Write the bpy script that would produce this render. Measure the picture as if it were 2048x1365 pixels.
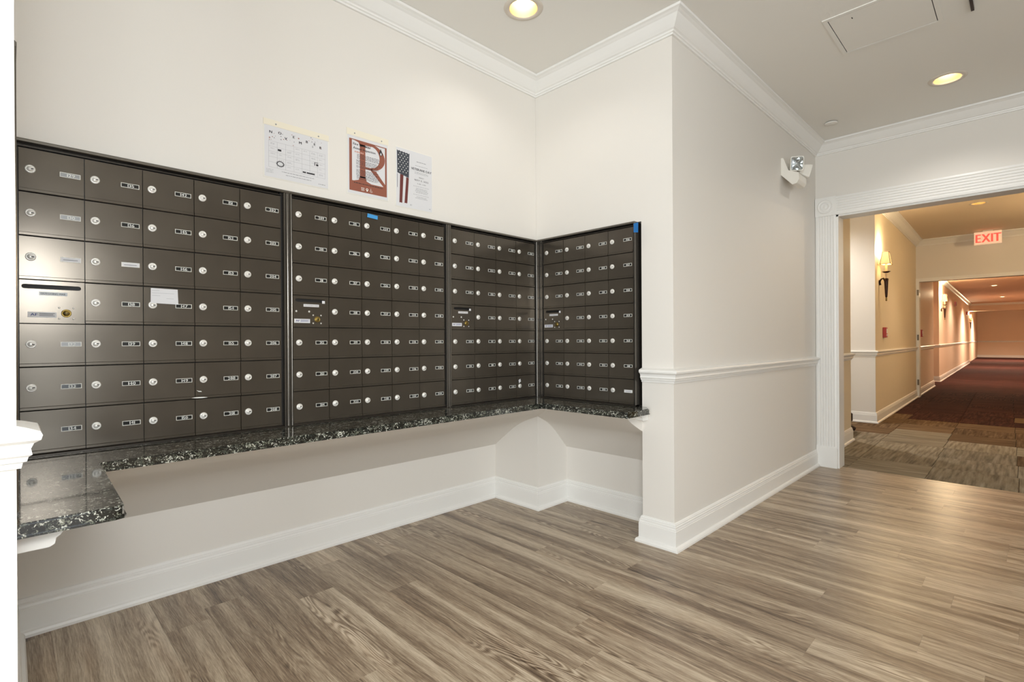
import bpy, bmesh, math, random
from mathutils import Matrix, Vector

random.seed(7)
scene = bpy.context.scene
for o in list(bpy.data.objects):
    bpy.data.objects.remove(o, do_unlink=True)
COL = scene.collection

# ------------------------------------------------------------------ camera
F_PX = 1020.49
YAW, PITCH, ROLL = 0.7913, -0.0003, -0.0056
fw = Vector((math.cos(YAW), math.sin(YAW), 0)); rt = Vector((math.sin(YAW), -math.cos(YAW), 0)); up = Vector((0, 0, 1))
f2 = fw * math.cos(PITCH) + up * math.sin(PITCH); u2 = up * math.cos(PITCH) - fw * math.sin(PITCH)
r3 = rt * math.cos(ROLL) + u2 * math.sin(ROLL); u3 = u2 * math.cos(ROLL) - rt * math.sin(ROLL)
cam_data = bpy.data.cameras.new('camera')
cam = bpy.data.objects.new('camera', cam_data)
COL.objects.link(cam)
cam_data.sensor_width = 36.0
cam_data.lens = F_PX / 2048 * 36.0
cam_data.clip_start = 0.02
m = Matrix((r3, u3, -f2)).transposed().to_4x4()
m.translation = Vector((0, 0, 1.05))
cam.matrix_world = m
scene.camera = cam

# ------------------------------------------------------------------ world, light, exposure
scene.view_settings.view_transform = 'Standard'
scene.view_settings.look = 'None'
scene.view_settings.gamma = 1.0
scene.view_settings.use_curve_mapping = False
scene.view_settings.exposure = 0.86
world = bpy.data.worlds.new('world')
scene.world = world
world.use_nodes = True
world.node_tree.nodes['Background'].inputs[0].default_value = (0.9, 0.95, 1.0, 1)
world.node_tree.nodes['Background'].inputs[1].default_value = 0.15

def add_light(name, kind, loc, energy, color=(1, 1, 1), size=0.3, target=None, parent=None, **kw):
    d = bpy.data.lights.new(name, kind)
    d.energy = energy
    d.color = color
    if kind == 'AREA':
        d.shape = kw.pop('shape', 'DISK'); d.size = size
    elif kind in ('POINT', 'SPOT'):
        d.shadow_soft_size = size
    for k, v in kw.items():
        setattr(d, k, v)
    o = bpy.data.objects.new(name, d)
    COL.objects.link(o)
    o.location = loc
    if target is not None:
        dirv = Vector(target) - Vector(loc)
        o.rotation_euler = dirv.to_track_quat('-Z', 'Y').to_euler()
    if parent is not None:
        o.parent = parent
    return o

FLASH = 10
add_light('photo_flash', 'AREA', (0.06, -0.06, 1.45), FLASH, (0.95, 0.98, 1.0), 0.50, target=(1.3, 2.1, 1.25))
FILL_WIN_W = 72
wl = add_light('fill_window_light', 'AREA', (-2.50, -1.0, 1.45), FILL_WIN_W, (0.89, 0.955, 1.0), 2.0, target=(2.0, -1.0, 1.45), shape='RECTANGLE', size_y=3.4)  # room fill, set at an unseen side window added for it
add_light('fill_window_light', 'AREA', (-0.55, -3.12, 1.28), 42, (0.89, 0.955, 1.0), 2.1, target=(-0.55, 2.0, 1.28), shape='RECTANGLE', size_y=1.95)  # low fill reaching under the counter, from an added, unseen rear window
DOWN_W, HALL_W = 11, 26

# ------------------------------------------------------------------ mesh helpers
def lin(c):
    return tuple(((v / 255) / 12.92 if v / 255 <= 0.04045 else (((v / 255) + 0.055) / 1.055) ** 2.4) for v in c)

class MB:
    def __init__(self):
        self.v = []; self.f = []; self.m = []; self.s = []
    def add(self, verts, faces, mi=0, smooth=False):
        b = len(self.v)
        self.v += [tuple(p) for p in verts]
        for fc in faces:
            self.f.append([b + i for i in fc]); self.m.append(mi); self.s.append(smooth)
        return self
    def box(self, x0, x1, y0, y1, z0, z1, mi=0):
        v = [(x0, y0, z0), (x1, y0, z0), (x1, y1, z0), (x0, y1, z0), (x0, y0, z1), (x1, y0, z1), (x1, y1, z1), (x0, y1, z1)]
        return self.add(v, [(0, 3, 2, 1), (4, 5, 6, 7), (0, 1, 5, 4), (1, 2, 6, 5), (2, 3, 7, 6), (3, 0, 4, 7)], mi)
    def prism(self, poly, axis, a, b, mi=0, smooth=False, flat_tail=0):
        """poly: 2d list, extruded along axis between a and b. axis x: poly=(y,z); y: (x,z); z: (x,y)"""
        def P(q, t):
            return {'x': (t, q[0], q[1]), 'y': (q[0], t, q[1]), 'z': (q[0], q[1], t)}[axis]
        n = len(poly)
        v = [P(q, a) for q in poly] + [P(q, b) for q in poly]
        fs = [(i, (i + 1) % n, n + (i + 1) % n, n + i) for i in range(n)]
        k = n - flat_tail
        self.add(v, fs[:k], mi, smooth)
        for fc in fs[k:]:
            self.add([v[i] for i in fc], [(0, 1, 2, 3)], mi)
        self.add([P(q, a) for q in poly], [tuple(range(n - 1, -1, -1))], mi)
        self.add([P(q, b) for q in poly], [tuple(range(n))], mi)
        return self
    def poly(self, pts, mi=0):
        return self.add(pts, [tuple(range(len(pts)))], mi)
    def lathe(self, prof, c=(0, 0, 0), seg=20, axis='z', mi=0, smooth=True, cap=True):
        """prof: list of (r, h) along axis"""
        rows = []
        for r, h in prof:
            row = []
            for k in range(seg):
                a = 2 * math.pi * k / seg
                x, y = r * math.cos(a), r * math.sin(a)
                p = {'z': (x, y, h), 'y': (x, h, y), 'x': (h, x, y)}[axis]
                row.append((c[0] + p[0], c[1] + p[1], c[2] + p[2]))
            rows.append(row)
        v = [p for r_ in rows for p in r_]
        fs = []
        for i in range(len(rows) - 1):
            for k in range(seg):
                fs.append((i * seg + k, i * seg + (k + 1) % seg, (i + 1) * seg + (k + 1) % seg, (i + 1) * seg + k))
        self.add(v, fs, mi, smooth)
        if cap:
            self.add(rows[0], [tuple(range(seg - 1, -1, -1))], mi)
            self.add(rows[-1], [tuple(range(seg))], mi)
        return self
    def tube(self, pts, r, seg=8, mi=0):
        pts = [Vector(p) for p in pts]
        rr = r if isinstance(r, (list, tuple)) else [r] * len(pts)
        rows = []
        for i, p in enumerate(pts):
            t = (pts[min(i + 1, len(pts) - 1)] - pts[max(i - 1, 0)]).normalized()
            a = Vector((0, 0, 1)) if abs(t.z) < 0.9 else Vector((1, 0, 0))
            e1 = t.cross(a).normalized(); e2 = t.cross(e1)
            rows.append([tuple(p + (e1 * math.cos(2 * math.pi * k / seg) + e2 * math.sin(2 * math.pi * k / seg)) * rr[i]) for k in range(seg)])
        v = [q for r_ in rows for q in r_]
        fs = []
        for i in range(len(rows) - 1):
            for k in range(seg):
                fs.append((i * seg + k, i * seg + (k + 1) % seg, (i + 1) * seg + (k + 1) % seg, (i + 1) * seg + k))
        self.add(v, fs, mi, True)
        self.add(rows[0], [tuple(range(seg))], mi); self.add(rows[-1], [tuple(range(seg))], mi)
        return self
    def sweep(self, prof, path, mi=0, caps=True):
        """prof: (out, z) list, open or closed; path: (x, y) list, room on the right hand side of travel; mitred."""
        n = len(path)
        dirs = [(Vector(path[i + 1]) - Vector(path[i])).normalized() for i in range(n - 1)]
        nor = [Vector((d.y, -d.x)) for d in dirs]
        rows = []
        for i, p in enumerate(path):
            if i == 0: mv = nor[0]
            elif i == n - 1: mv = nor[-1]
            else:
                s = nor[i - 1] + nor[i]
                mv = s / (1 + nor[i - 1].dot(nor[i]))
            rows.append([(p[0] + mv.x * o, p[1] + mv.y * o, z) for o, z in prof])
        k = len(prof)
        for i in range(n - 1):
            v = rows[i] + rows[i + 1]
            self.add(v, [(j, (j + 1) % k, k + (j + 1) % k, k + j) for j in range(k)], mi)
        if caps:
            self.add(rows[0], [tuple(range(k))], mi); self.add(rows[-1], [tuple(range(k))], mi)
        return self
    def mesh(self, name, mats, fn=None):
        me = bpy.data.meshes.new(name)
        v = [fn(p) for p in self.v] if fn else self.v
        me.from_pydata(v, [], self.f)
        for mt in (mats if isinstance(mats, (list, tuple)) else [mats]):
            me.materials.append(mt)
        for i, p in enumerate(me.polygons):
            p.material_index = self.m[i]; p.use_smooth = self.s[i]
        bm = bmesh.new(); bm.from_mesh(me)
        bmesh.ops.recalc_face_normals(bm, faces=bm.faces)
        bm.to_mesh(me); bm.free()
        return me
    def build(self, name, mats, parent=None, loc=None, fn=None, rotz=0):
        return link(name, self.mesh(name, mats, fn), parent, loc, rotz)

def link(name, me, parent=None, loc=None, rotz=0):
    o = bpy.data.objects.new(name, me)
    COL.objects.link(o)
    if parent is not None: o.parent = parent
    if loc is not None: o.location = loc
    if rotz: o.rotation_euler = (0, 0, rotz)
    return o

def tag(o, label, cat, group=None, kind=None):
    o['label'] = label; o['category'] = cat
    if group: o['group'] = group
    if kind: o['kind'] = kind
    return o

def empty(name, loc=(0, 0, 0), rotz=0, label=None, cat=None, group=None):
    o = bpy.data.objects.new(name, None)
    o.empty_display_size = 0.05
    COL.objects.link(o)
    o.location = loc; o.rotation_euler = (0, 0, rotz)
    if label: tag(o, label, cat, group)
    return o

def bevel_mesh(o, w, seg=2):
    bm = bmesh.new(); bm.from_mesh(o.data)
    bmesh.ops.remove_doubles(bm, verts=bm.verts, dist=1e-6)
    bmesh.ops.bevel(bm, geom=bm.edges, offset=w, segments=seg, affect='EDGES', profile=0.5)
    bm.to_mesh(o.data); bm.free()

# ------------------------------------------------------------------ glyphs (flat printed lettering)
CHARS = 'ABCDEFGHIJKLMNOPQRSTUVWXYZabcdefghijklmnopqrstuvwxyz0123456789,.-'
_tmp = {}
for ch in CHARS:
    cu = bpy.data.curves.new('glyph', 'FONT'); cu.body = ch; cu.size = 1.0; cu.resolution_u = 2
    ob = bpy.data.objects.new('glyph', cu); COL.objects.link(ob); _tmp[ch] = ob
dg = bpy.context.evaluated_depsgraph_get(); dg.update()
GLYPH = {}
for ch, ob in _tmp.items():
    me = bpy.data.meshes.new_from_object(ob.evaluated_get(dg))
    vs = [tuple(v.co) for v in me.vertices]; fs = [tuple(p.vertices) for p in me.polygons]
    xs = [v[0] for v in vs] or [0, 0.3]
    GLYPH[ch] = ([(v[0] - min(xs), v[1]) for v in vs], fs, max(xs) - min(xs))
    cu = ob.data
    bpy.data.objects.remove(ob, do_unlink=True); bpy.data.curves.remove(cu); bpy.data.meshes.remove(me)

def text(mb, s, x, z, h, y=0.0, align='l', mi=0, stretch=1.0, bold=0.0, track=0.1):
    """lettering in the local x-z plane (front towards -y); h = capital height"""
    k = h / 0.70
    w = 0
    for ch in s:
        w += (GLYPH[ch][2] if ch in GLYPH else 0.25) + track
    w = (w - track) * k * stretch
    cx = x - (w / 2 if align == 'c' else (w if align == 'r' else 0))
    for ch in s:
        if ch in GLYPH:
            vs, fs, gw = GLYPH[ch]
            for dx in ((0, bold) if bold else (0,)):
                mb.add([(cx + (q[0] * k) * stretch + dx, y, z + q[1] * k) for q in vs], fs, mi)
        else:
            gw = 0.25
        cx += (gw + track) * k * stretch
    return w

# ------------------------------------------------------------------ materials
def mat(name, col, rough=0.5, metal=0.0, spec=0.5, emit=None, estr=0.0, noise=None, bump=None, alpha=None, trans=0.0, coat=0.0):
    mt = bpy.data.materials.new(name); mt.use_nodes = True
    nt = mt.node_tree; b = nt.nodes['Principled BSDF']
    c = lin(col)
    b.inputs['Base Color'].default_value = (*c, 1)
    b.inputs['Roughness'].default_value = rough
    b.inputs['Metallic'].default_value = metal
    b.inputs['Specular IOR Level'].default_value = spec
    b.inputs['Coat Weight'].default_value = coat
    if trans: b.inputs['Transmission Weight'].default_value = trans
    if alpha is not None: b.inputs['Alpha'].default_value = alpha
    if emit:
        b.inputs['Emission Color'].default_value = (*lin(emit), 1); b.inputs['Emission Strength'].default_value = estr
    if noise or bump:
        tc = nt.nodes.new('ShaderNodeTexCoord')
    if noise:
        sc_, amt = noise
        nz = nt.nodes.new('ShaderNodeTexNoise'); nz.inputs['Scale'].default_value = sc_; nz.inputs['Detail'].default_value = 5
        nt.links.new(tc.outputs['Object'], nz.inputs['Vector'])
        mx = nt.nodes.new('ShaderNodeMixRGB'); mx.blend_type = 'MIX'
        mx.inputs[1].default_value = (*[v * (1 - amt) for v in c], 1); mx.inputs[2].default_value = (*[min(1, v * (1 + amt)) for v in c], 1)
        nt.links.new(nz.outputs['Fac'], mx.inputs[0]); nt.links.new(mx.outputs[0], b.inputs['Base Color'])
    if bump:
        sc_, st = bump
        nz = nt.nodes.new('ShaderNodeTexNoise'); nz.inputs['Scale'].default_value = sc_; nz.inputs['Detail'].default_value = 3
        nt.links.new(tc.outputs['Object'], nz.inputs['Vector'])
        bp = nt.nodes.new('ShaderNodeBump'); bp.inputs['Strength'].default_value = st; bp.inputs['Distance'].default_value = 0.002
        nt.links.new(nz.outputs['Fac'], bp.inputs['Height']); nt.links.new(bp.outputs['Normal'], b.inputs['Normal'])
    return mt

def ramp(nt, stops):
    r = nt.nodes.new('ShaderNodeValToRGB')
    el = r.color_ramp.elements
    while len(el) < len(stops): el.new(0.5)
    for e, (p, c) in zip(el, stops):
        e.position = p; e.color = (*lin(c), 1)
    return r

M = {}
M['wall'] = mat('wall_paint', (227, 222, 214), 0.6, noise=(1.3, 0.012), bump=(220, 0.06))
M['wall_hall'] = mat('hall_wall_paint', (226, 212, 186), 0.6, noise=(1.3, 0.015), bump=(220, 0.06))
M['trim'] = mat('white_trim_paint', (236, 234, 229), 0.35, noise=(6, 0.01))
M['ceil'] = mat('ceiling_paint', (236, 233, 226), 0.85, bump=(160, 0.08))
M['hceil'] = mat('hall_ceiling_paint', (224, 208, 186), 0.8, bump=(160, 0.1))
M['rail'] = mat('bronze_rail_metal', (112, 107, 100), 0.22, 0.8)
M['dark'] = mat('dark_recess', (16, 14, 12), 0.6)
M['chrome'] = mat('lock_metal', (232, 229, 222), 0.35, 0.25)
M['key'] = mat('keyway_black', (14, 13, 12), 0.5)
M['brass'] = mat('aged_brass', (150, 128, 70), 0.3, 0.9)
M['plate_rim'] = mat('plate_rim', (222, 220, 212), 0.4)
M['plate_in'] = mat('plate_black', (22, 24, 24), 0.15)
M['white_print'] = mat('white_print', (236, 236, 230), 0.5)
M['paper'] = mat('white_paper', (216, 215, 216), 0.6, noise=(30, 0.01))
M['cream'] = mat('cream_tape', (232, 224, 204), 0.5)
M['ink'] = mat('black_ink', (38, 36, 40), 0.6)
M['grey_ink'] = mat('grey_ink', (150, 150, 152), 0.6)
M['rust'] = mat('rust_red_ink', (144, 84, 65), 0.55)
M['red_ink'] = mat('flag_red_ink', (104, 46, 42), 0.6)
M['slate'] = mat('flag_slate_ink', (62, 66, 74), 0.6)
M['blue_tape'] = mat('blue_tape', (66, 150, 210), 0.6, bump=(300, 0.2))
M['blue_deep'] = mat('blue_masking_tape', (20, 104, 172), 0.6)
M['blue_ink'] = mat('blue_ink', (40, 60, 130), 0.5)
M['plastic'] = mat('white_plastic', (232, 228, 218), 0.4)
M['red_plastic'] = mat('red_plastic', (176, 54, 46), 0.35)
M['exit_red'] = mat('exit_red', (226, 60, 48), 0.4, emit=(240, 70, 56), estr=0.9)
M['exit_face'] = mat('exit_face', (240, 214, 190), 0.5, emit=(240, 205, 175), estr=0.25)
M['dark_bronze'] = mat('dark_bronze', (56, 34, 24), 0.3, 0.6)
M['candle'] = mat('candle_tube', (232, 206, 170), 0.5)
M['shade'] = mat('fabric_shade', (240, 222, 184), 0.8, emit=(255, 210, 130), estr=0.30)
M['shade_edge'] = mat('shade_edge', (120, 92, 60), 0.7)
M['bulb'] = mat('glowing_bulb', (255, 240, 200), 0.5, emit=(255, 226, 150), estr=14)
M['lens'] = mat('lamp_lens', (255, 250, 240), 0.5, emit=(255, 246, 226), estr=9)
M['lens_warm'] = mat('lamp_lens_warm', (255, 236, 200), 0.5, emit=(255, 226, 170), estr=5)
M['reflector'] = mat('gold_reflector', (196, 166, 116), 0.5, 0.4)
M['ring'] = mat('can_trim_ring', (214, 204, 190), 0.4)
M['clear'] = mat('clear_lens', (240, 244, 244), 0.05, 0.0, 0.6, trans=0.85)
M['mirror'] = mat('lamp_reflector', (220, 222, 220), 0.08, 1.0)
M['dark_wood'] = mat('dark_wood', (42, 24, 18), 0.3, noise=(18, 0.2))
M['wood_trim'] = mat('hinge_metal', (120, 110, 96), 0.35, 0.8)

# mailbox door metal: bronze anodised with slight tone differences, scuffs
def door_metal():
    mt = bpy.data.materials.new('bronze_door_metal'); mt.use_nodes = True
    nt = mt.node_tree; b = nt.nodes['Principled BSDF']
    tc = nt.nodes.new('ShaderNodeTexCoord'); oi = nt.nodes.new('ShaderNodeObjectInfo')
    va = nt.nodes.new('ShaderNodeVectorMath'); va.operation = 'ADD'
    sc_ = nt.nodes.new('ShaderNodeVectorMath'); sc_.operation = 'SCALE'; sc_.inputs[3].default_value = 37.0
    cb = nt.nodes.new('ShaderNodeCombineXYZ')
    for i in range(3): nt.links.new(oi.outputs['Random'], cb.inputs[i])
    nt.links.new(cb.outputs[0], sc_.inputs[0]); nt.links.new(tc.outputs['Object'], va.inputs[0]); nt.links.new(sc_.outputs[0], va.inputs[1])
    nz = nt.nodes.new('ShaderNodeTexNoise'); nz.inputs['Scale'].default_value = 7; nz.inputs['Detail'].default_value = 2
    nt.links.new(va.outputs[0], nz.inputs['Vector'])
    r = ramp(nt, [(0.2, (82, 75, 66)), (0.8, (93, 86, 76))])
    nt.links.new(nz.outputs['Fac'], r.inputs[0])
    # worn scratches
    n2 = nt.nodes.new('ShaderNodeTexNoise'); n2.inputs['Scale'].default_value = 60; n2.inputs['Detail'].default_value = 8
    nt.links.new(va.outputs[0], n2.inputs['Vector'])
    r2 = ramp(nt, [(0.70, (0, 0, 0)), (0.86, (90, 90, 90))])
    nt.links.new(n2.outputs['Fac'], r2.inputs[0])
    mx = nt.nodes.new('ShaderNodeMixRGB'); mx.blend_type = 'MIX'; mx.inputs[2].default_value = (*lin((150, 145, 135)), 1)
    nt.links.new(r2.outputs[0], mx.inputs[0]); nt.links.new(r.outputs[0], mx.inputs[1])
    nt.links.new(mx.outputs[0], b.inputs['Base Color'])
    b.inputs['Metallic'].default_value = 0.62
    mr = nt.nodes.new('ShaderNodeMapRange'); mr.inputs[3].default_value = 0.19; mr.inputs[4].default_value = 0.23
    nt.links.new(nz.outputs['Fac'], mr.inputs[0]); nt.links.new(mr.outputs[0], b.inputs['Roughness'])
    return mt
M['door'] = door_metal()
M['frame_metal'] = mat('bronze_frame_metal', (60, 55, 49), 0.3, 0.6, noise=(12, 0.1))

def granite():
    mt = bpy.data.materials.new('speckled_granite'); mt.use_nodes = True
    nt = mt.node_tree; b = nt.nodes['Principled BSDF']
    tc = nt.nodes.new('ShaderNodeTexCoord')
    v = nt.nodes.new('ShaderNodeTexVoronoi'); v.inputs['Scale'].default_value = 140; v.inputs['Randomness'].default_value = 1
    nz = nt.nodes.new('ShaderNodeTexNoise'); nz.inputs['Scale'].default_value = 90; nz.inputs['Detail'].default_value = 4
    mxv = nt.nodes.new('ShaderNodeMixRGB'); mxv.inputs[0].default_value = 0.06
    nt.links.new(tc.outputs['Object'], nz.inputs['Vector'])
    nt.links.new(tc.outputs['Object'], mxv.inputs[1]); nt.links.new(nz.outputs['Color'], mxv.inputs[2])
    nt.links.new(mxv.outputs[0], v.inputs['Vector'])
    sep = nt.nodes.new('ShaderNodeSeparateColor'); nt.links.new(v.outputs['Color'], sep.inputs[0])
    r = ramp(nt, [(0.0, (10, 11, 10)), (0.42, (24, 28, 26)), (0.60, (66, 70, 62)), (0.74, (118, 120, 106)), (0.84, (196, 196, 184)), (0.92, (40, 42, 38))])
    r.color_ramp.interpolation = 'CONSTANT'
    nt.links.new(sep.outputs[0], r.inputs[0]); nt.links.new(r.outputs[0], b.inputs['Base Color'])
    b.inputs['Roughness'].default_value = 0.07
    b.inputs['Specular IOR Level'].default_value = 0.6
    b.inputs['Coat Weight'].default_value = 0.4; b.inputs['Coat Roughness'].default_value = 0.05
    return mt
M['granite'] = granite()

def wood():
    mt = bpy.data.materials.new('greige_oak_plank'); mt.use_nodes = True
    nt = mt.node_tree; b = nt.nodes['Principled BSDF']; L = nt.links.new
    N = lambda t: nt.nodes.new(t)
    tc = N('ShaderNodeTexCoord'); oi = N('ShaderNodeObjectInfo')
    sep = N('ShaderNodeSeparateXYZ'); L(tc.outputs['Object'], sep.inputs[0])
    def mth(op, a, bb=None, c=None):
        n = N('ShaderNodeMath'); n.operation = op
        for i, q in enumerate((a, bb, c)):
            if q is None: continue
            if isinstance(q, (int, float)): n.inputs[i].default_value = q
            else: L(q, n.inputs[i])
        return n.outputs[0]
    def vec(x, y, z):
        n = N('ShaderNodeCombineXYZ')
        for i, q in enumerate((x, y, z)):
            if isinstance(q, (int, float)): n.inputs[i].default_value = q
            else: L(q, n.inputs[i])
        return n.outputs[0]
    def noise(v, scale=1.0, det=4, rough=0.55):
        n = N('ShaderNodeTexNoise'); n.inputs['Scale'].default_value = scale; n.inputs['Detail'].default_value = det; n.inputs['Roughness'].default_value = rough
        L(v, n.inputs['Vector']); return n.outputs['Fac']
    X, Y = sep.outputs[0], sep.outputs[1]
    R = mth('MULTIPLY', oi.outputs['Random'], 91.0)
    # slow wander of the grain
    wob = noise(vec(mth('MULTIPLY', X, 5.0), mth('MULTIPLY', Y, 1.1), R), 1.0, 3)
    xw = mth('ADD', X, mth('MULTIPLY', mth('SUBTRACT', wob, 0.5), 0.055))
    streak = noise(vec(mth('MULTIPLY', xw, 26.0), mth('MULTIPLY', Y, 0.9), R), 1.0, 5, 0.6)
    broad = noise(vec(mth('MULTIPLY', xw, 9.0), mth('MULTIPLY', Y, 0.55), mth('ADD', R, 7.3)), 1.0, 2)
    fine = noise(vec(mth('MULTIPLY', xw, 280.0), mth('MULTIPLY', Y, 11.0), R), 1.0, 4, 0.75)
    # cathedral rings
    ring = mth('SINE', mth('MULTIPLY', mth('ADD', mth('MULTIPLY', noise(vec(mth('MULTIPLY', X, 7.0), mth('MULTIPLY', Y, 1.0), mth('ADD', R, 3.1)), 1.0, 2), 1.0), 0.0), 190.0))
    mask = N('ShaderNodeMapRange'); mask.inputs[1].default_value = 0.53; mask.inputs[2].default_value = 0.66
    L(noise(vec(mth('MULTIPLY', X, 9.0), mth('MULTIPLY', Y, 1.3), mth('ADD', R, 17.0)), 1.0, 2), mask.inputs[0])
    tone = mth('ADD', mth('MULTIPLY', streak, 0.80), mth('MULTIPLY', broad, 0.62))
    tone = mth('ADD', tone, mth('MULTIPLY', mth('SUBTRACT', fine, 0.5), 0.85))
    tone = mth('ADD', tone, mth('MULTIPLY', mth('MULTIPLY', ring, mask.outputs[0]), 0.14))
    tone = mth('ADD', tone, mth('MULTIPLY', mth('SUBTRACT', oi.outputs['Random'], 0.5), 0.10))
    tone = mth('SUBTRACT', tone, 0.23)
    r = ramp(nt, [(0.14, (70, 54, 42)), (0.36, (127, 108, 88)), (0.52, (166, 148, 125)), (0.78, (211, 196, 173))])
    L(tone, r.inputs[0])
    # reddish patches
    rp = N('ShaderNodeMapRange'); rp.inputs[1].default_value = 0.55; rp.inputs[2].default_value = 0.8; rp.inputs[4].default_value = 0.5
    L(noise(vec(mth('MULTIPLY', xw, 12.0), mth('MULTIPLY', Y, 1.0), mth('ADD', R, 31.0)), 1.0, 2), rp.inputs[0])
    mx = N('ShaderNodeMixRGB'); mx.blend_type = 'MULTIPLY'; mx.inputs[2].default_value = (0.90, 0.76, 0.66, 1)
    L(rp.outputs[0], mx.inputs[0]); L(r.outputs[0], mx.inputs[1])
    L(mx.outputs[0], b.inputs['Base Color'])
    b.inputs['Roughness'].default_value = 0.32
    b.inputs['Specular IOR Level'].default_value = 0.5
    bp = N('ShaderNodeBump'); bp.inputs['Strength'].default_value = 0.12; bp.inputs['Distance'].default_value = 0.001
    L(fine, bp.inputs['Height']); L(bp.outputs['Normal'], b.inputs['Normal'])
    return mt
M['wood'] = wood()

def carpet(name, a, c, d):
    mt = bpy.data.materials.new(name); mt.use_nodes = True
    nt = mt.node_tree; b = nt.nodes['Principled BSDF']; L = nt.links.new
    tc = nt.nodes.new('ShaderNodeTexCoord'); oi = nt.nodes.new('ShaderNodeObjectInfo')
    mp = nt.nodes.new('ShaderNodeMapping'); mp.inputs['Scale'].default_value = (46, 3.2, 8)
    cb = nt.nodes.new('ShaderNodeCombineXYZ')
    ml = nt.nodes.new('ShaderNodeMath'); ml.operation = 'MULTIPLY'; ml.inputs[1].default_value = 70
    L(oi.outputs['Random'], ml.inputs[0]); L(ml.outputs[0], cb.inputs[2]); L(cb.outputs[0], mp.inputs['Location'])
    L(tc.outputs['Object'], mp.inputs['Vector'])
    nz = nt.nodes.new('ShaderNodeTexNoise'); nz.inputs['Scale'].default_value = 1; nz.inputs['Detail'].default_value = 5
    L(mp.outputs[0], nz.inputs['Vector'])
    r = ramp(nt, [(0.3, a), (0.5, c), (0.72, d)])
    L(nz.outputs['Fac'], r.inputs[0])
    hv = nt.nodes.new('ShaderNodeMixRGB'); hv.blend_type = 'MULTIPLY'; hv.inputs[0].default_value = 0.32
    r2 = ramp(nt, [(0.0, (150, 150, 150)), (1.0, (255, 255, 250))]); L(oi.outputs['Random'], r2.inputs[0])
    L(r.outputs[0], hv.inputs[1]); L(r2.outputs[0], hv.inputs[2]); L(hv.outputs[0], b.inputs['Base Color'])
    b.inputs['Roughness'].default_value = 0.95; b.inputs['Specular IOR Level'].default_value = 0.1
    n3 = nt.nodes.new('ShaderNodeTexNoise'); n3.inputs['Scale'].default_value = 500
    L(tc.outputs['Object'], n3.inputs['Vector'])
    bp = nt.nodes.new('ShaderNodeBump'); bp.inputs['Strength'].default_value = 0.5; bp.inputs['Distance'].default_value = 0.003
    L(n3.outputs['Fac'], bp.inputs['Height']); L(bp.outputs['Normal'], b.inputs['Normal'])
    return mt
M['carpet_taupe'] = carpet('taupe_carpet', (118, 106, 90), (148, 136, 116), (172, 161, 142))  # lightened to paint in room light falling through the doorway
M['carpet_brown'] = carpet('brown_carpet', (84, 64, 47), (110, 88, 66), (134, 112, 86))
M['carpet_maroon'] = carpet('maroon_carpet', (42, 22, 21), (63, 36, 32), (84, 51, 44))

# ------------------------------------------------------------------ key dimensions (metres)
XE, YA, YC, XB, XD = 0.010, 2.165, 1.242, 2.358, 4.791
YM, XM = 2.135, 2.328                  # mailbox door faces
ZC = 2.655                             # ceiling
YL, XL = 2.540, 2.625                  # lower recessed walls under the counter
PX, PY = 2.345, 2.150                  # corner post faces
YP = 1.420                             # pilaster inner edge
ZM0, ZM1 = 0.704, 1.670                # mailbox opening
RX0, RY0 = -2.6, -3.2                  # room extents behind the camera

def structure(o, label, cat):
    return tag(o, label, cat, kind='structure')

# walls ------------------------------------------------------------
mb = MB()
mb.box(XE - 0.02, XB + 0.4, YA, YA + 0.45, ZM1 + 0.002, ZC)                      # above the mailboxes
mb.box(XE - 0.02, PX, YL, YL + 0.1, 0, ZM0 - 0.03)                               # low recessed wall
structure(mb.build('wall_back', M['wall']), 'long off-white wall above and below the row of mailboxes', 'wall')
mb = MB()
mb.box(XB, XB + 0.45, YC, YA - 0.001, ZM1 + 0.002, ZC)                           # above the side unit
mb.box(XB, XB + 0.45, YC, YP, 0, ZM1 + 0.002)                                    # pilaster
mb.box(XL, XL + 0.18, YP, PY, 0, ZM0 - 0.03)                                     # low recessed wall
structure(mb.build('wall_niche_side', M['wall']), 'short off-white niche wall that ends in the projecting white corner', 'wall')
mb = MB().box(PX, XL + 0.18, PY, YL + 0.1, 0, ZM0 - 0.03)
structure(mb.build('wall_corner_post', M['wall']), 'square white post in the niche corner under the counter', 'wall')
mb = MB().box(XB + 0.45, XD, YC, YC + 0.12, 0, ZC)
structure(mb.build('wall_right', M['wall']), 'white wall with chair rail running back to the doorway', 'wall')
mb = MB()
mb.box(RX0, XE, YC, YC + 0.2, 0, ZC)
mb.box(XE - 0.2, XE, YC + 0.2, YA + 0.45, 0, ZM0 - 0.03)
mb.box(XE - 0.2, XE, YC + 0.2, YA + 0.0, ZM1 + 0.002, ZC)
mb.box(XE - 0.2, XE, YC + 0.2, 1.444, ZM0 - 0.03, ZM1 + 0.002)
structure(mb.build('wall_left', M['wall']), 'bright white wall edge at the far left of the mailbox niche', 'wall')
mb = MB()
D0, D1, DZ = 1.092, -1.0, 2.058                                                  # doorway: left edge, right edge, height
mb.box(XD, XD + 0.13, D0, YC + 0.12, 0, ZC)
mb.box(XD, XD + 0.13, RY0, D1, 0, ZC)
mb.box(XD, XD + 0.13, D1, D0, DZ, ZC)
structure(mb.build('wall_doorway', M['wall']), 'off-white wall holding the wide cased opening to the hall', 'wall')
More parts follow.
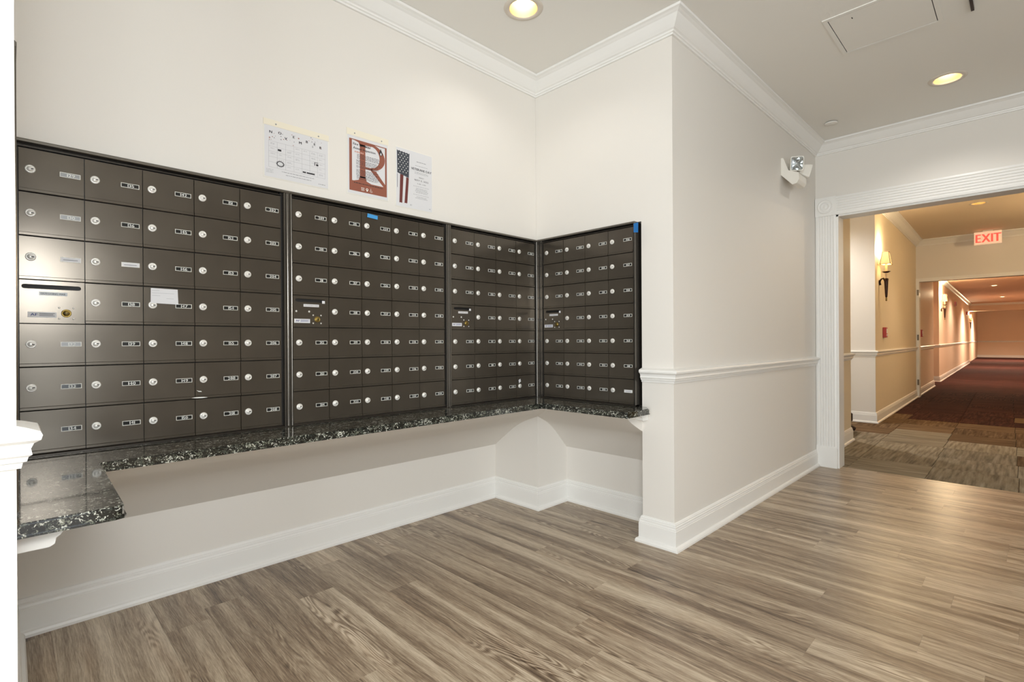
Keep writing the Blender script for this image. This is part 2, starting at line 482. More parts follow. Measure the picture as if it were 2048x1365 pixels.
mb = MB().box(RX0, -1.62, RY0 - 0.1, RY0, 0, ZC).box(0.52, XD, RY0 - 0.1, RY0, 0, ZC).box(-1.62, 0.52, RY0 - 0.1, RY0, 0, 0.28).box(-1.62, 0.52, RY0 - 0.1, RY0, 2.28, ZC).box(RX0 - 0.1, RX0, RY0, YC, 0, 0.4).box(RX0 - 0.1, RX0, RY0, YC, 2.5, ZC).box(RX0 - 0.1, RX0, RY0, -2.7, 0.4, 2.5).box(RX0 - 0.1, RX0, 0.7, YC, 0.4, 2.5)
structure(mb.build('wall_front', M['wall']), 'plain off-white walls behind the photographer', 'wall')

t = structure(empty('fill_window_1', (RX0, 0, 0)), 'wide unseen window added in the side wall to light the room', 'window')  # unseen window, added to carry the side fill light
MB().box(-0.1, 0.02, -2.75, -2.69, 0.36, 2.54).box(-0.1, 0.02, 0.69, 0.75, 0.36, 2.54).box(-0.1, 0.02, -2.69, 0.69, 0.36, 0.42).box(-0.1, 0.02, -2.69, 0.69, 2.48, 2.54).build('fill_window_frame', M['trim'], t)
for yy in (-1.57, -0.43):
    MB().box(-0.08, 0.0, yy - 0.02, yy + 0.02, 0.42, 2.48).build('mullion', M['trim'], t)

t = structure(empty('fill_window_2', (0, RY0, 0)), 'unseen window added behind the photographer to light the niche', 'window')  # unseen window, added around the rear fill light
MB().box(-1.66, -1.60, -0.1, 0.02, 0.24, 2.32).box(0.50, 0.56, -0.1, 0.02, 0.24, 2.32).box(-1.60, 0.50, -0.1, 0.02, 0.24, 0.30).box(-1.60, 0.50, -0.1, 0.02, 2.26, 2.32).build('fill_window_frame', M['trim'], t)
MB().box(-0.57, -0.53, -0.08, 0.0, 0.30, 2.26).build('mullion', M['trim'], t)

# coved plaster under the mailboxes --------------------------------
def cove_prof(back, front):
    k = [(-0.15, 0.30), (0.0, 0.35), (0.19, 0.405), (0.435, 0.476), (0.67, 0.5285), (0.9, 0.563), (1.15, 0.597), (1.38, 0.632), (1.56, ZM0 - 0.031), (1.7, 0.72)]
    t = []
    for i in range(1, len(k) - 2):
        p0, p1, p2, p3 = k[i - 1:i + 3]
        for j in range(4):
            u = j / 4
            t.append(tuple(0.5 * (2 * b + (c - a) * u + (2 * a - 5 * b + 4 * c - d) * u * u + (3 * b - a - 3 * c + d) * u ** 3) for a, b, c, d in zip(p0, p1, p2, p3)))
    t.append(k[-2])
    return [(back + (front - back) * a, z) for a, z in t] + [(back, ZM0 - 0.031)]
mb = MB().prism(cove_prof(YL, YA - 0.01), 'x', XE, PX, smooth=True, flat_tail=2)
o = structure(mb.build('wall_back_cove', M['wall']), 'curved plaster soffit sloping back under the long counter', 'wall')
mb = MB().prism(cove_prof(XL, XB - 0.008), 'y', YP, PY, smooth=True, flat_tail=2)
o2 = structure(mb.build('wall_side_cove', M['wall']), 'curved plaster soffit under the short counter beside the corner', 'wall')

# ceiling with round openings for the recessed lamps ----------------
DOWN = [(1.775, 1.705), (4.13, 0.345), (0.7, 0.1), (2.6, -1.4), (-1.0, -1.2), (0.7, -2.2)]  # lamps above and behind the camera are unseen, added to light the room
RH = 0.068
def ceiling_mesh(name, x0, x1, y0, y1, z, holes, mt, fn=None):
    bm = bmesh.new()
    def loop(pts):
        vs = [bm.verts.new(p) for p in pts]
        for i in range(len(vs)): bm.edges.new((vs[i], vs[(i + 1) % len(vs)]))
    loop([(x0, y0, z), (x1, y0, z), (x1, y1, z), (x0, y1, z)])
    for hx, hy in holes:
        loop([(hx + RH * math.cos(2 * math.pi * k / 28), hy + RH * math.sin(2 * math.pi * k / 28), z) for k in range(28)])
    bmesh.ops.triangle_fill(bm, edges=bm.edges, use_beauty=True)
    ext = bmesh.ops.extrude_face_region(bm, geom=bm.faces[:])
    for e in ext['geom']:
        if isinstance(e, bmesh.types.BMVert): e.co.z += 0.02
    bmesh.ops.recalc_face_normals(bm, faces=bm.faces)
    me = bpy.data.meshes.new(name)
    if fn:
        for v in bm.verts: v.co = fn(v.co)
    bm.to_mesh(me); bm.free(); me.materials.append(mt)
    return link(name, me)
structure(ceiling_mesh('ceiling', RX0, XD + 0.06, RY0, YA + 0.03, ZC, DOWN, M['ceil']), 'flat pale grey-white ceiling over the mail area', 'ceiling')
structure(MB().box(RX0 - 0.1, XD + 0.1, RY0 - 0.1, YA + 0.45, ZC + 0.25, ZC + 0.3).build('ceiling_slab', M['ceil']), 'slab above the ceiling of the mail area', 'ceiling')

# crown, chair rail, baseboard --------------------------------------
CROWN = [(0, -0.088), (0.010, -0.088), (0.012, -0.080), (0.018, -0.078), (0.020, -0.070), (0.028, -0.066), (0.040, -0.054), (0.056, -0.036), (0.066, -0.024), (0.074, -0.020), (0.080, -0.016), (0.092, -0.012), (0.094, -0.001), (0, -0.001)]
mb = MB().sweep([(a, ZC + z) for a, z in CROWN], [(RX0, YC), (XE, YC), (XE, YA), (XB, YA), (XB, YC), (XD, YC), (XD, RY0)])
structure(mb.build('trim_1', M['trim']), 'white crown moulding where the walls meet the ceiling', 'crown moulding')
RAIL = [(0, 0.832), (0.006, 0.832), (0.008, 0.842), (0.013, 0.844), (0.015, 0.852), (0.020, 0.856), (0.018, 0.866), (0.022, 0.876), (0.031, 0.882), (0.033, 0.890), (0.030, 0.897), (0.012, 0.903), (0, 0.906)]
mb = MB().sweep(RAIL, [(XB, YP), (XB, YC), (XD - 0.021, YC)])
structure(mb.build('trim_2', M['trim']), 'white chair rail along the right wall and projecting corner', 'chair rail')
mb = MB().sweep(RAIL, [(RX0, YC), (XE, YC), (XE, YC + 0.1)])
structure(mb.build('trim_3', M['trim']), 'white chair rail end at the left edge of the photo', 'chair rail')
BASE = [(0, 0), (0.030, 0), (0.030, 0.010), (0.026, 0.018), (0.018, 0.022), (0.016, 0.024), (0.016, 0.098), (0.014, 0.100), (0.0145, 0.104), (0.012, 0.112), (0.0125, 0.118), (0.009, 0.121), (0.0095, 0.126), (0.005, 0.134), (0, 0.136)]
mb = MB().sweep(BASE, [(RX0, YC), (XE, YC), (XE, YL), (PX, YL), (PX, PY), (XL, PY), (XL, YP)])
structure(mb.build('baseboard_back', M['trim']), 'white stepped baseboard inside the niche under the counter', 'baseboard')
mb = MB().sweep(BASE, [(XB + 0.2, YP), (XB, YP), (XB, YC), (XD - 0.022, YC)])
structure(mb.build('baseboard_right', M['trim']), 'white stepped baseboard round the projecting corner and right wall', 'baseboard')

# cased doorway ------------------------------------------------------
CW = 0.147
t = structure(empty('door_1'), 'wide doorway with fluted white casing leading to the hall', 'doorway')
def flutes(w, n=6):
    pts = [(0, 0), (0, 0.017), (0.012, 0.020)]
    g = (w - 0.03) / n
    for i in range(n):
        a = 0.015 + g * i
        pts += [(a + g * 0.12, 0.020), (a + g * 0.28, 0.0155), (a + g * 0.72, 0.0155), (a + g * 0.88, 0.020)]
    return pts + [(w - 0.012, 0.020), (w, 0.017), (w, 0)]
cy0, cy1 = D0, D0 + CW                                                          # casing between doorway edge and corner
ZB1 = DZ + 0.148
prof = [(cy1 - a, b) for a, b in flutes(CW)]
mb = MB().prism([(XD - q, p) for p, q in prof], 'z', 0.170, DZ)
mb.build('side_casing', M['trim'], t)
mb = MB().prism([(XD - q, DZ + p) for p, q in flutes(0.148)], 'y', D1, D0)
mb.build('head_casing', M['trim'], t)
mb = MB().box(XD - 0.026, XD, cy0 - 0.003, cy1, DZ, ZB1 + 0.004)
blk = mb.build('corner_block', M['trim'], t)
mb = MB().lathe([(0.056, 0), (0.056, -0.005), (0.050, -0.007), (0.046, -0.003), (0.036, -0.003), (0.032, -0.007), (0.026, -0.007), (0.022, -0.002), (0.015, -0.003), (0.008, -0.006), (0.001, -0.007)], (XD - 0.026, (cy0 + cy1) / 2, DZ + 0.075), 32, 'x')
mb.build('rosette', M['trim'], blk)
mb = MB().box(XD - 0.026, XD, cy0 - 0.003, cy1, 0, 0.160).box(XD - 0.023, XD, cy0, cy1, 0.160, 0.172)
mb.build('plinth_block', M['trim'], t)
mb = MB().box(XD - 0.004, XD + 0.15, D0 - 0.014, D0, 0, DZ).box(XD - 0.004, XD + 0.15, D1, D0, DZ - 0.014, DZ)
mb.build('jamb', M['trim'], t)
mb = MB().prism([(XD - q, p) for p, q in [(D1 - a, b) for a, b in flutes(CW)]], 'z', 0.0, DZ)
mb.build('side_casing', M['trim'], t)

# ------------------------------------------------------------------ floor of planks
FX1 = 4.872                             # where the carpet starts
fl = structure(MB().box(RX0, FX1, RY0, YC + 0.05, -0.05, -0.006).box(XE - 0.02, XL + 0.03, YC + 0.05, YL + 0.04, -0.05, -0.006).build('floor', M['dark']), 'greige oak-look plank floor of the mail area', 'floor')
PW, PLEN, X0 = 0.1464, 1.20, 0.547
known = {2: 2.094, 0: 2.287, 9: 1.7295, 8: 1.2936, 10: 1.298, 11: 0.266, 12: 0.598, 13: 0.027, 15: 0.321, 5: 1.02}
pmesh = {}
def plank_mesh(w, l):
    key = (round(w, 4), round(l, 4))
    if key not in pmesh:
        g = 0.0001; c = 0.0003
        mbp = MB()
        top = [(g + c, g + c, 0), (w - g - c, g + c, 0), (w - g - c, l - g - c, 0), (g + c, l - g - c, 0)]
        bot = [(g, g, -c), (w - g, g, -c), (w - g, l - g, -c), (g, l - g, -c)]
        dn = [(a, b, -0.006) for a, b, _ in bot]
        mbp.add(top + bot + dn, [(0, 1, 2, 3)] + [(i, 4 + i, 4 + (i + 1) % 4, (i + 1) % 4) for i in range(4)] + [(4 + i, 8 + i, 8 + (i + 1) % 4, 4 + (i + 1) % 4) for i in range(4)])
        pmesh[key] = mbp.mesh('plank', M['wood'])
    return pmesh[key]
c0 = math.floor((-1.4 - X0) / PW)
c = c0
while X0 + c * PW < FX1:
    xa = X0 + c * PW; xb = min(xa + PW, FX1)
    ytop = YL if (xa > XE - 0.15 and xb < XL + 0.13) else YC
    ylo = RY0 if xa > 1.0 else RY0
    ref = known.get(c, random.uniform(0, PLEN))
    y = ref
    while y < ytop: y += PLEN
    while y > ylo:
        a, b = max(y - PLEN, ylo), min(y, ytop)
        if b - a > 0.01 and b > -1.6:
            link('plank', plank_mesh(xb - xa, b - a), fl, (xa, a, 0))
        y -= PLEN
    c += 1
MB().box(RX0, X0 + c0 * PW, RY0, YC, -0.006, 0).build('far_planking', M['wood'], fl)['kind'] = 'stuff'

# ------------------------------------------------------------------ hall beyond the doorway (runs off at about one degree)
def H(p):
    return (p[0], p[1] + 0.0195 * (p[0] - 7.67), p[2])
ZH, Z2 = 2.80, 2.52
YN, YF = 1.322, 1.334                    # hall wall faces
hx0, hx1, hx2, hx3 = XD + 0.13, 6.21, 7.66, 11.57
structure(MB().box(hx0, hx1, YN, 3.0, 0, ZH).build('wall_hall_near', M['wall_hall'], fn=H), 'short cream hall wall just inside the doorway', 'wall')
structure(MB().box(hx2 - 0.004, hx2, YF, 2.9, 0, ZH).build('wall_hall_end', M['wall'], fn=H), 'end face of the hall wall, whitened to paint in the passage light', 'wall')  # cool passage light painted in by giving this face the whiter paint
structure(MB().box(hx2, hx3 + 0.16, YF, 3.0, 0, ZH).build('wall_hall_left', M['wall_hall'], fn=H), 'cream hall wall that carries the first sconce', 'wall')
structure(MB().box(hx1, hx2, 2.9, 3.0, 0, ZH).build('wall_hall_recess', M['wall'], fn=H), 'back wall of the side passage off the hall', 'wall')
structure(MB().box(hx0, 38.0, -1.5, -1.4, 0, ZH).build('wall_hall_right', M['wall_hall'], fn=H), 'cream hall wall on the right beyond the frame', 'wall')
HDOWN = [(8.95, 0.42)]
structure(ceiling_mesh('ceiling_hall', hx0 - 0.1, hx3 + 0.1, -1.45, 3.0, ZH, HDOWN, M['hceil'], lambda v: Vector(H(v))), 'warm tan hall ceiling seen through the doorway', 'ceiling')
t = structure(MB().box(hx3, hx3 + 0.14, -1.4, YF + 0.05, 2.12, ZH).build('wall_hall_header', M['wall'], fn=H), 'grey-white header wall behind the exit sign', 'wall')
t = structure(empty('door_2'), 'plain white frame of the far hall opening under the header', 'doorway')
MB().box(hx3 - 0.02, hx3 + 0.16, -1.4, YF + 0.02, 2.06, 2.12).build('frame_head', M['trim'], t, fn=H)
MB().box(hx3 - 0.02, hx3 + 0.16, YF - 0.045, YF + 0.01, 0, 2.06).build('frame_post', M['trim'], t, fn=H)
for z in (1.82, 1.02, 0.22):
    MB().box(hx3 - 0.026, hx3 - 0.02, YF - 0.04, YF - 0.015, z, z + 0.1).build('hinge', M['wood_trim'], t, fn=H)
CR_H = [(a * 1.15, ZH + z * 1.2) for a, z in CROWN]
structure(MB().sweep(CR_H, [(hx0, YN), (hx1, YN), (hx1, 2.9)]).sweep(CR_H, [(hx2, 2.9), (hx2, YF), (hx3, YF), (hx3, -1.4)]).build('trim_4', M['trim'], fn=H), 'crown moulding along the hall ceiling', 'crown moulding')
structure(MB().sweep(RAIL, [(hx0 + 0.02, YN), (hx1, YN), (hx1, 2.9)]).build('trim_5', M['trim'], fn=H), 'chair rail on the short wall inside the doorway', 'chair rail')
structure(MB().sweep(RAIL, [(hx2, 2.9), (hx2, YF), (hx3 - 0.02, YF)]).build('trim_6', M['trim'], fn=H), 'chair rail below the first sconce in the hall', 'chair rail')
structure(MB().sweep(BASE, [(hx0 + 0.02, YN), (hx1, YN), (hx1, 2.9)]).build('baseboard_hall_near', M['trim'], fn=H), 'baseboard on the short wall inside the doorway', 'baseboard')
structure(MB().sweep(BASE, [(hx2, 2.9), (hx2, YF), (hx3 - 0.02, YF)]).build('baseboard_hall', M['trim'], fn=H), 'baseboard below the first sconce in the hall', 'baseboard')
# the farther hall
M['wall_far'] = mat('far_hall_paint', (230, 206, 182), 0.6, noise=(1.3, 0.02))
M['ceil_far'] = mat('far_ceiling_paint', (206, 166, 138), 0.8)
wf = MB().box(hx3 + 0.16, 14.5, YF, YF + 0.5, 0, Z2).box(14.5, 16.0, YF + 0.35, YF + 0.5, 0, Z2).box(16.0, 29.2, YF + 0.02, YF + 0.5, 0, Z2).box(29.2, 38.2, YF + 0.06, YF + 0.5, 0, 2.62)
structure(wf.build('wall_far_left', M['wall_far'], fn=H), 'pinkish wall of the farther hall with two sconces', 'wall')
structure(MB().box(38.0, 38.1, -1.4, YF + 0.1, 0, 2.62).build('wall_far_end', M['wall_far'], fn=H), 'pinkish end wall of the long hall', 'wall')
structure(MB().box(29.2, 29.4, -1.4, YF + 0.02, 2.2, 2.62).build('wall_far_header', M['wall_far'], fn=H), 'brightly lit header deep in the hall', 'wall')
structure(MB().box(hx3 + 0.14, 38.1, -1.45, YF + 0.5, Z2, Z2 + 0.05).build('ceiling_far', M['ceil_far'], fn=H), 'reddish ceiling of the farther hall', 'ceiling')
structure(MB().sweep(RAIL, [(hx3 + 0.17, YF), (14.5, YF)]).sweep(RAIL, [(16.0, YF + 0.34), (16.0, YF + 0.02), (29.1, YF + 0.02)]).sweep(RAIL, [(29.4, YF + 0.06), (38.0, YF + 0.06), (38.0, -1.4)]).build('trim_7', M['trim'], fn=H), 'chair rail along the farther hall', 'chair rail')
structure(MB().sweep(BASE, [(hx3 + 0.17, YF), (14.5, YF), (14.5, YF + 0.34)]).sweep(BASE, [(16.0, YF + 0.34), (16.0, YF + 0.02), (29.1, YF + 0.02)]).sweep(BASE, [(38.0, YF + 0.06), (38.0, -1.4)]).build('baseboard_far', M['trim'], fn=H), 'baseboard along the farther hall', 'baseboard')
CR_2 = [(a, Z2 + z) for a, z in CROWN]
structure(MB().sweep(CR_2, [(hx3 + 0.17, YF), (14.5, YF), (14.5, YF + 0.34)]).sweep(CR_2, [(16.0, YF + 0.34), (16.0, YF + 0.02), (29.2, YF + 0.02), (29.2, -1.4)]).build('trim_8', M['trim'], fn=H), 'crown moulding along the farther hall', 'crown moulding')

# carpet tiles; taupe-to-maroon shift partly paints the warm hall light into the colour
cf = structure(MB().box(FX1, 38.0, -1.45, 3.0, -0.05, -0.006).build('floor_hall', M['dark'], fn=H), 'striped carpet of the hall, coloured taupe to maroon partly to paint in the hall light', 'carpet')
TS = 0.5
tm = {}
for nm in ('carpet_taupe', 'carpet_brown', 'carpet_maroon'):
    g = 0.0012; h = TS / 2
    top = [(-h + g + .002, -h + g + .002, 0.001), (h - g - .002, -h + g + .002, 0.001), (h - g - .002, h - g - .002, 0.001), (-h + g + .002, h - g - .002, 0.001)]
    bot = [(-h + g, -h + g, -0.002), (h - g, -h + g, -0.002), (h - g, h - g, -0.002), (-h + g, h - g, -0.002)]
    dn = [(a, b, -0.006) for a, b, _ in bot]
    tm[nm] = MB().add(top + bot + dn, [(0, 1, 2, 3)] + [(i, 4 + i, 4 + (i + 1) % 4, (i + 1) % 4) for i in range(4)] + [(4 + i, 8 + i, 8 + (i + 1) % 4, 4 + (i + 1) % 4) for i in range(4)]).mesh('carpet_tile', M[nm])
nx = 17
for i in range(nx):
    for j in range(9):
        x = FX1 + TS * (i + 0.5); y = -1.4 + TS * (j + 0.5)
        if y > 1.5 and not (hx1 - 0.3 < x < hx2 + 0.3): continue
        w = (x - 5.2) / 4.6
        q = w + random.uniform(-0.17, 0.17)
        nm = 'carpet_taupe' if q < 0.28 else ('carpet_brown' if q < 0.72 else 'carpet_maroon')
        o = link('carpet_tile', tm[nm], cf, H((x, y, 0)))
        o.rotation_euler = (0, 0, random.choice((0, math.pi / 2, math.pi / 2)))
o = MB().box(FX1 + nx * TS, 38.0, -1.4, 1.8, -0.006, 0.001).build('far_carpet', M['carpet_maroon'], cf, fn=H)  # maroon partly paints in the warm light of the farther hall
o['kind'] = 'stuff'

# ------------------------------------------------------------------ recessed ceiling lamps
def downlight(name, x, y, z, label, warm=False, watts=10, group='round recessed ceiling lamps', r=RH, col=(1, 0.975, 0.94), cone=140):
    t = empty(name, (x, y, z), 0, label, 'ceiling lamp', group)
    MB().lathe([(r, 0.002), (r + 0.001, -0.004), (r + 0.012, -0.006), (r + 0.024, -0.004), (r + 0.027, 0.0)], seg=36, cap=False).build('trim_ring', M['ring'], t)
    MB().lathe([(r * 0.99, -0.003), (r * 0.95, 0.015), (r * 0.90, 0.045), (r * 0.82, 0.080), (r * 0.80, 0.15)], seg=36, cap=False).build('reflector', M['reflector'], t)
    MB().lathe([(0.001, 0.034), (r * 0.30, 0.036), (r * 0.50, 0.044), (r * 0.60, 0.056), (r * 0.62, 0.07), (r * 0.5, 0.09), (0.001, 0.1)], seg=28, cap=False).build('bulb', M['lens_warm'] if warm else M['lens'], t)
    add_light('lamp_light', 'SPOT', (0, 0, 0.028), watts, col, r * 0.5, parent=t, spot_size=math.radians(cone), spot_blend=0.6)
    return t
lab = ['round recessed ceiling lamp above the mailbox niche, at the top edge', 'round recessed ceiling lamp nearest the doorway header', 'unseen recessed ceiling lamp added above the photographer', 'unseen recessed ceiling lamp added behind the photographer on the right', 'unseen recessed ceiling lamp added behind the photographer on the left', 'unseen recessed ceiling lamp added farthest behind the photographer']
for (x, y), l in zip(DOWN, lab):
    downlight('recessed_light', x, y, ZC, l, watts=3.2 if y > 1 else DOWN_W)
for (x, y) in HDOWN:
    p = H((x, y, ZH)); downlight('recessed_light', p[0], p[1], ZH, 'recessed lamp in the hall ceiling before the exit sign', True, HALL_W, col=(1, 0.78, 0.55), cone=96)
def surface_lamp(x, y, z, label, watts, col=(1, 0.74, 0.56)):
    p = H((x, y, z))
    t = empty('recessed_light', p, 0, label, 'ceiling lamp', 'round recessed ceiling lamps')
    MB().lathe([(0.085, 0), (0.083, -0.006), (0.062, -0.008), (0.060, -0.002)], seg=24, cap=False).build('trim_ring', M['ring'], t)
    MB().lathe([(0.060, -0.002), (0.045, -0.010), (0.001, -0.014)], seg=24, cap=False).build('bulb', M['lens_warm'], t)
    add_light('lamp_light', 'SPOT', (0, 0, -0.02), watts, col, 0.05, parent=t, spot_size=math.radians(150), spot_blend=0.6)
surface_lamp(16.2, 0.40, Z2, 'nearer small ceiling lamp in the farther hall', 150)
surface_lamp(19.5, 0.43, Z2, 'second small ceiling lamp in the farther hall', 150)
surface_lamp(25.0, 0.3, Z2, 'ceiling lamp deep in the farther hall near its lit header', 520)
surface_lamp(33.0, 0.2, Z2, 'ceiling lamp beyond the lit header at the hall end', 700)
surface_lamp(6.9, 2.3, ZH, 'ceiling lamp in the side passage off the hall', 80, (1, 0.97, 0.93))

# access panel, detector, rod
t = empty('access_panel', (3.145, 0.51, ZC), 0, 'square white access panel in the ceiling', 'access panel')
a = 0.217
for nm, bxs in (('frame_rail', [(-a, a, a - 0.02, a), (-a, a, -a, -a + 0.02), (-a, -a + 0.02, -a + 0.02, a - 0.02), (a - 0.02, a, -a + 0.02, a - 0.02)]),):
    for q in bxs:
        MB().box(q[0], q[1], q[2], q[3], -0.004, 0).build(nm, M['ceil'], t)
MB().box(-a + 0.0235, a - 0.0235, -a + 0.0235, a - 0.0235, -0.003, -0.0005).build('door_panel', M['ceil'], t)
MB().box(-a + 0.02, a - 0.02, -a + 0.02, a - 0.02, -0.0005, 0).build('gap', M['dark'], t)
MB().box(-0.15, -0.135, 0.10, 0.104, -0.0036, -0.003).build('latch_slot', M['key'], t)
def sprinkler(x, y, z, label, fn=None):
    p = fn((x, y, z)) if fn else (x, y, z)
    t = empty('sprinkler_cover', p, 0, label, 'sprinkler cover', 'concealed sprinkler covers')
    MB().lathe([(0.030, 0), (0.030, -0.008)], seg=24).build('collar', M['dark'], t)
    MB().lathe([(0.041, -0.006), (0.042, -0.010), (0.036, -0.013), (0.001, -0.014)], seg=28).build('cover_plate', M['ceil'], t)
sprinkler(4.34, 1.02, ZC, 'small round sprinkler cover by the crown near the emergency light')
sprinkler(8.6, 1.0, ZH, 'small dark sprinkler cover in the hall ceiling', H)
t = empty('ceiling_sign_rod', (3.28, 0.184, ZC), 0, 'short dark bar on the ceiling at the top right edge', 'ceiling bar')
MB().box(-0.11, 0.065, -0.006, 0.006, -0.012, 0).build('bar', M['dark_wood'], t)
MB().box(-0.12, 0.075, -0.010, 0.010, -0.003, 0).build('base_strip', M['ceil'], t)

# ------------------------------------------------------------------ mailboxes
DH = 0.1335
NAT_Z0 = 0.712
def rbox(w, h, d, r, seg=4):
    """rounded rectangle outline centred on 0"""
    pts = []
    for cx, cz, a0 in ((w / 2 - r, h / 2 - r, 0), (-w / 2 + r, h / 2 - r, 90), (-w / 2 + r, -h / 2 + r, 180), (w / 2 - r, -h / 2 + r, 270)):
        for k in range(seg + 1):
            a = math.radians(a0 + 90 * k / seg)
            pts.append((cx + r * math.cos(a), cz + r * math.sin(a)))
    return pts

def door_mesh(w):
    h = DH - 0.0022
    prof = [(0.010, 0.0), (-0.0022, 0.0), (-0.003, 0.0012), (-0.003, 0.0085), (-0.0004, 0.0100), (0.0, h - 0.001), (0.001, h), (0.010, h)]
    mb = MB().prism(prof, 'x', 0.0011, w - 0.0011)
    me = mb.mesh('door', M['door'])
    return me
lock_me = None
def make_lock():
    mb = MB().lathe([(0.0125, 0.0), (0.0125, -0.0030), (0.0115, -0.0042), (0.0100, -0.0042)], seg=20, axis='y', mi=0, cap=False)
    mb.lathe([(0.0100, -0.0042), (0.0092, -0.0036), (0.0078, -0.0036), (0.0074, -0.0052), (0.0005, -0.0054)], seg=20, axis='y', mi=0, cap=False)
    mb.box(0.0005, 0.0078, -0.0058, -0.004, -0.0013, 0.0013, mi=1)
    mb.lathe([(0.0026, -0.0057), (0.0004, -0.0059)], c=(0.0, 0, 0), seg=10, axis='y', mi=0)
    return mb.mesh('lock', [M['chrome'], M['key']])
def make_plate(inner):
    mb = MB()
    w, h = 0.0500, 0.0150; e = 0.0016
    for q in ((-w / 2, w / 2, h / 2 - e, h / 2), (-w / 2, w / 2, -h / 2, -h / 2 + e), (-w / 2, -w / 2 + e, -h / 2 + e, h / 2 - e), (w / 2 - e, w / 2, -h / 2 + e, h / 2 - e)):
        mb.box(q[0], q[1], -0.0016, 0.0, q[2], q[3], 0)
    mb.box(-w / 2 + e, w / 2 - e, -0.0007, 0, -h / 2 + e, h / 2 - e, 1)
    return mb.mesh('number_plate', [M['plate_rim'], inner])
LOCK = make_lock()
PLATE = make_plate(M['plate_in'])
M['plate_grey'] = mat('plate_grey', (150, 152, 152), 0.3)
PLATE_W = make_plate(M['paper']); PLATE_G = make_plate(M['plate_grey'])

def unit(name, n, pitch, w_out, x_first, loc, rotz, label, numbers, outgoing=True, plain=False):
    """local x runs along the wall to the right, front towards -y; x_first = left edge of the first door column"""
    t = empty(name, loc, rotz, label, 'mailboxes', 'banks of apartment mailboxes')
    W = n * pitch; x1 = x_first + W; zt = NAT_Z0 + 7 * DH
    mb = MB()
    mb.box(x_first, x1, 0.011, 0.030, ZM0 + 0.002, zt + 0.001, 1)                # dark backing behind the doors
    mb.box(0.0, w_out, 0.030, 0.33, ZM0 + 0.001, ZM1 - 0.003, 0)                 # carcass in the wall
    mb.build('carcass', [M['frame_metal'], M['dark']], t)
    mb = MB()
    mb.prism([(0.03, zt + 0.012), (-0.010, zt + 0.012), (-0.012, zt + 0.014), (-0.012, zt + 0.020), (-0.009, zt + 0.0235), (0.03, zt + 0.0235)], 'x', 0, w_out)
    mb.build('top_trim', M['rail'], t)
    MB().prism([(0.03, zt + 0.0015), (-0.001, zt + 0.0015), (-0.001, zt + 0.0045), (0.03, zt + 0.0045)], 'x', x_first - 0.003, x1 + 0.003).build('top_lip', M['frame_metal'], t)
    MB().prism([(0.03, ZM0), (-0.009, ZM0), (-0.009, ZM0 + 0.004), (-0.004, NAT_Z0 - 0.001), (0.03, NAT_Z0 - 0.001)], 'x', 0, w_out).build('bottom_sill', M['frame_metal'], t)
    for xa, xb in ((0, x_first - 0.0045), (x1 + 0.0075, w_out)):
        if xb - xa < 0.003: continue
        mid = (xa + xb) / 2
        MB().prism([(xa, 0.03), (xa, -0.009), (xa + 0.0015, -0.011), (mid - 0.0022, -0.011), (mid - 0.0018, 0.002), (mid + 0.0012, 0.002), (mid + 0.0016, -0.0085), (xb - 0.0015, -0.0085), (xb, -0.009), (xb, 0.03)], 'z', ZM0 + 0.001, zt + 0.012).build('side_rail', M['rail'], t)
    MB().box(x1 + 0.0005, x1 + 0.0075, 0.012, 0.03, ZM0 + 0.004, zt + 0.012).build('side_gap', M['dark'], t)
    dme = door_mesh(pitch)
    for ci in range(n):
        for ri in range(7):
            z = NAT_Z0 + (6 - ri) * DH; x = x_first + ci * pitch
            if outgoing and ci == 0 and ri == 3:
                outgoing_panel(t, x, z, pitch, outgoing)
                continue
            d = link('door', dme, t, (x, 0, z))
            d.rotation_euler = (random.uniform(-0.0035, 0.0035), 0, random.uniform(-0.003, 0.003))
            lk = link('lock', LOCK, d, (0.0265, 0, DH / 2 + 0.002))
            lk.rotation_euler = (0, random.choice((0, 0, 0, 0.15, -0.2)), 0)
            num = numbers[ci][ri] if numbers else ''
            pc = Vector((pitch - 0.0345, -0.0003, DH / 2 + 0.0015))
            if num in ('W', ''):
                link('number_plate', PLATE_W if num == 'W' else PLATE, d, pc)
                if num == 'W':
                    mb = MB()
                    mb.box(-0.018, 0.017, -0.0010, -0.0008, -0.0022, 0.0005)
                    mb.build('label_print', M['grey_ink'], d, pc)
            else:
                grey = n == 5 and w_out < 0.81 and ci <= 0 and num in ('129', '130', '132')
                link('number_plate', PLATE_G if grey else PLATE, d, pc)
                mb = MB()
                text(mb, num, 0.0015, -0.0047, 0.0094, -0.0012, 'c', 0, 1.2, 0.0008, 0.10)
                mb.build('number', M['white_print'], d, pc)
    return t

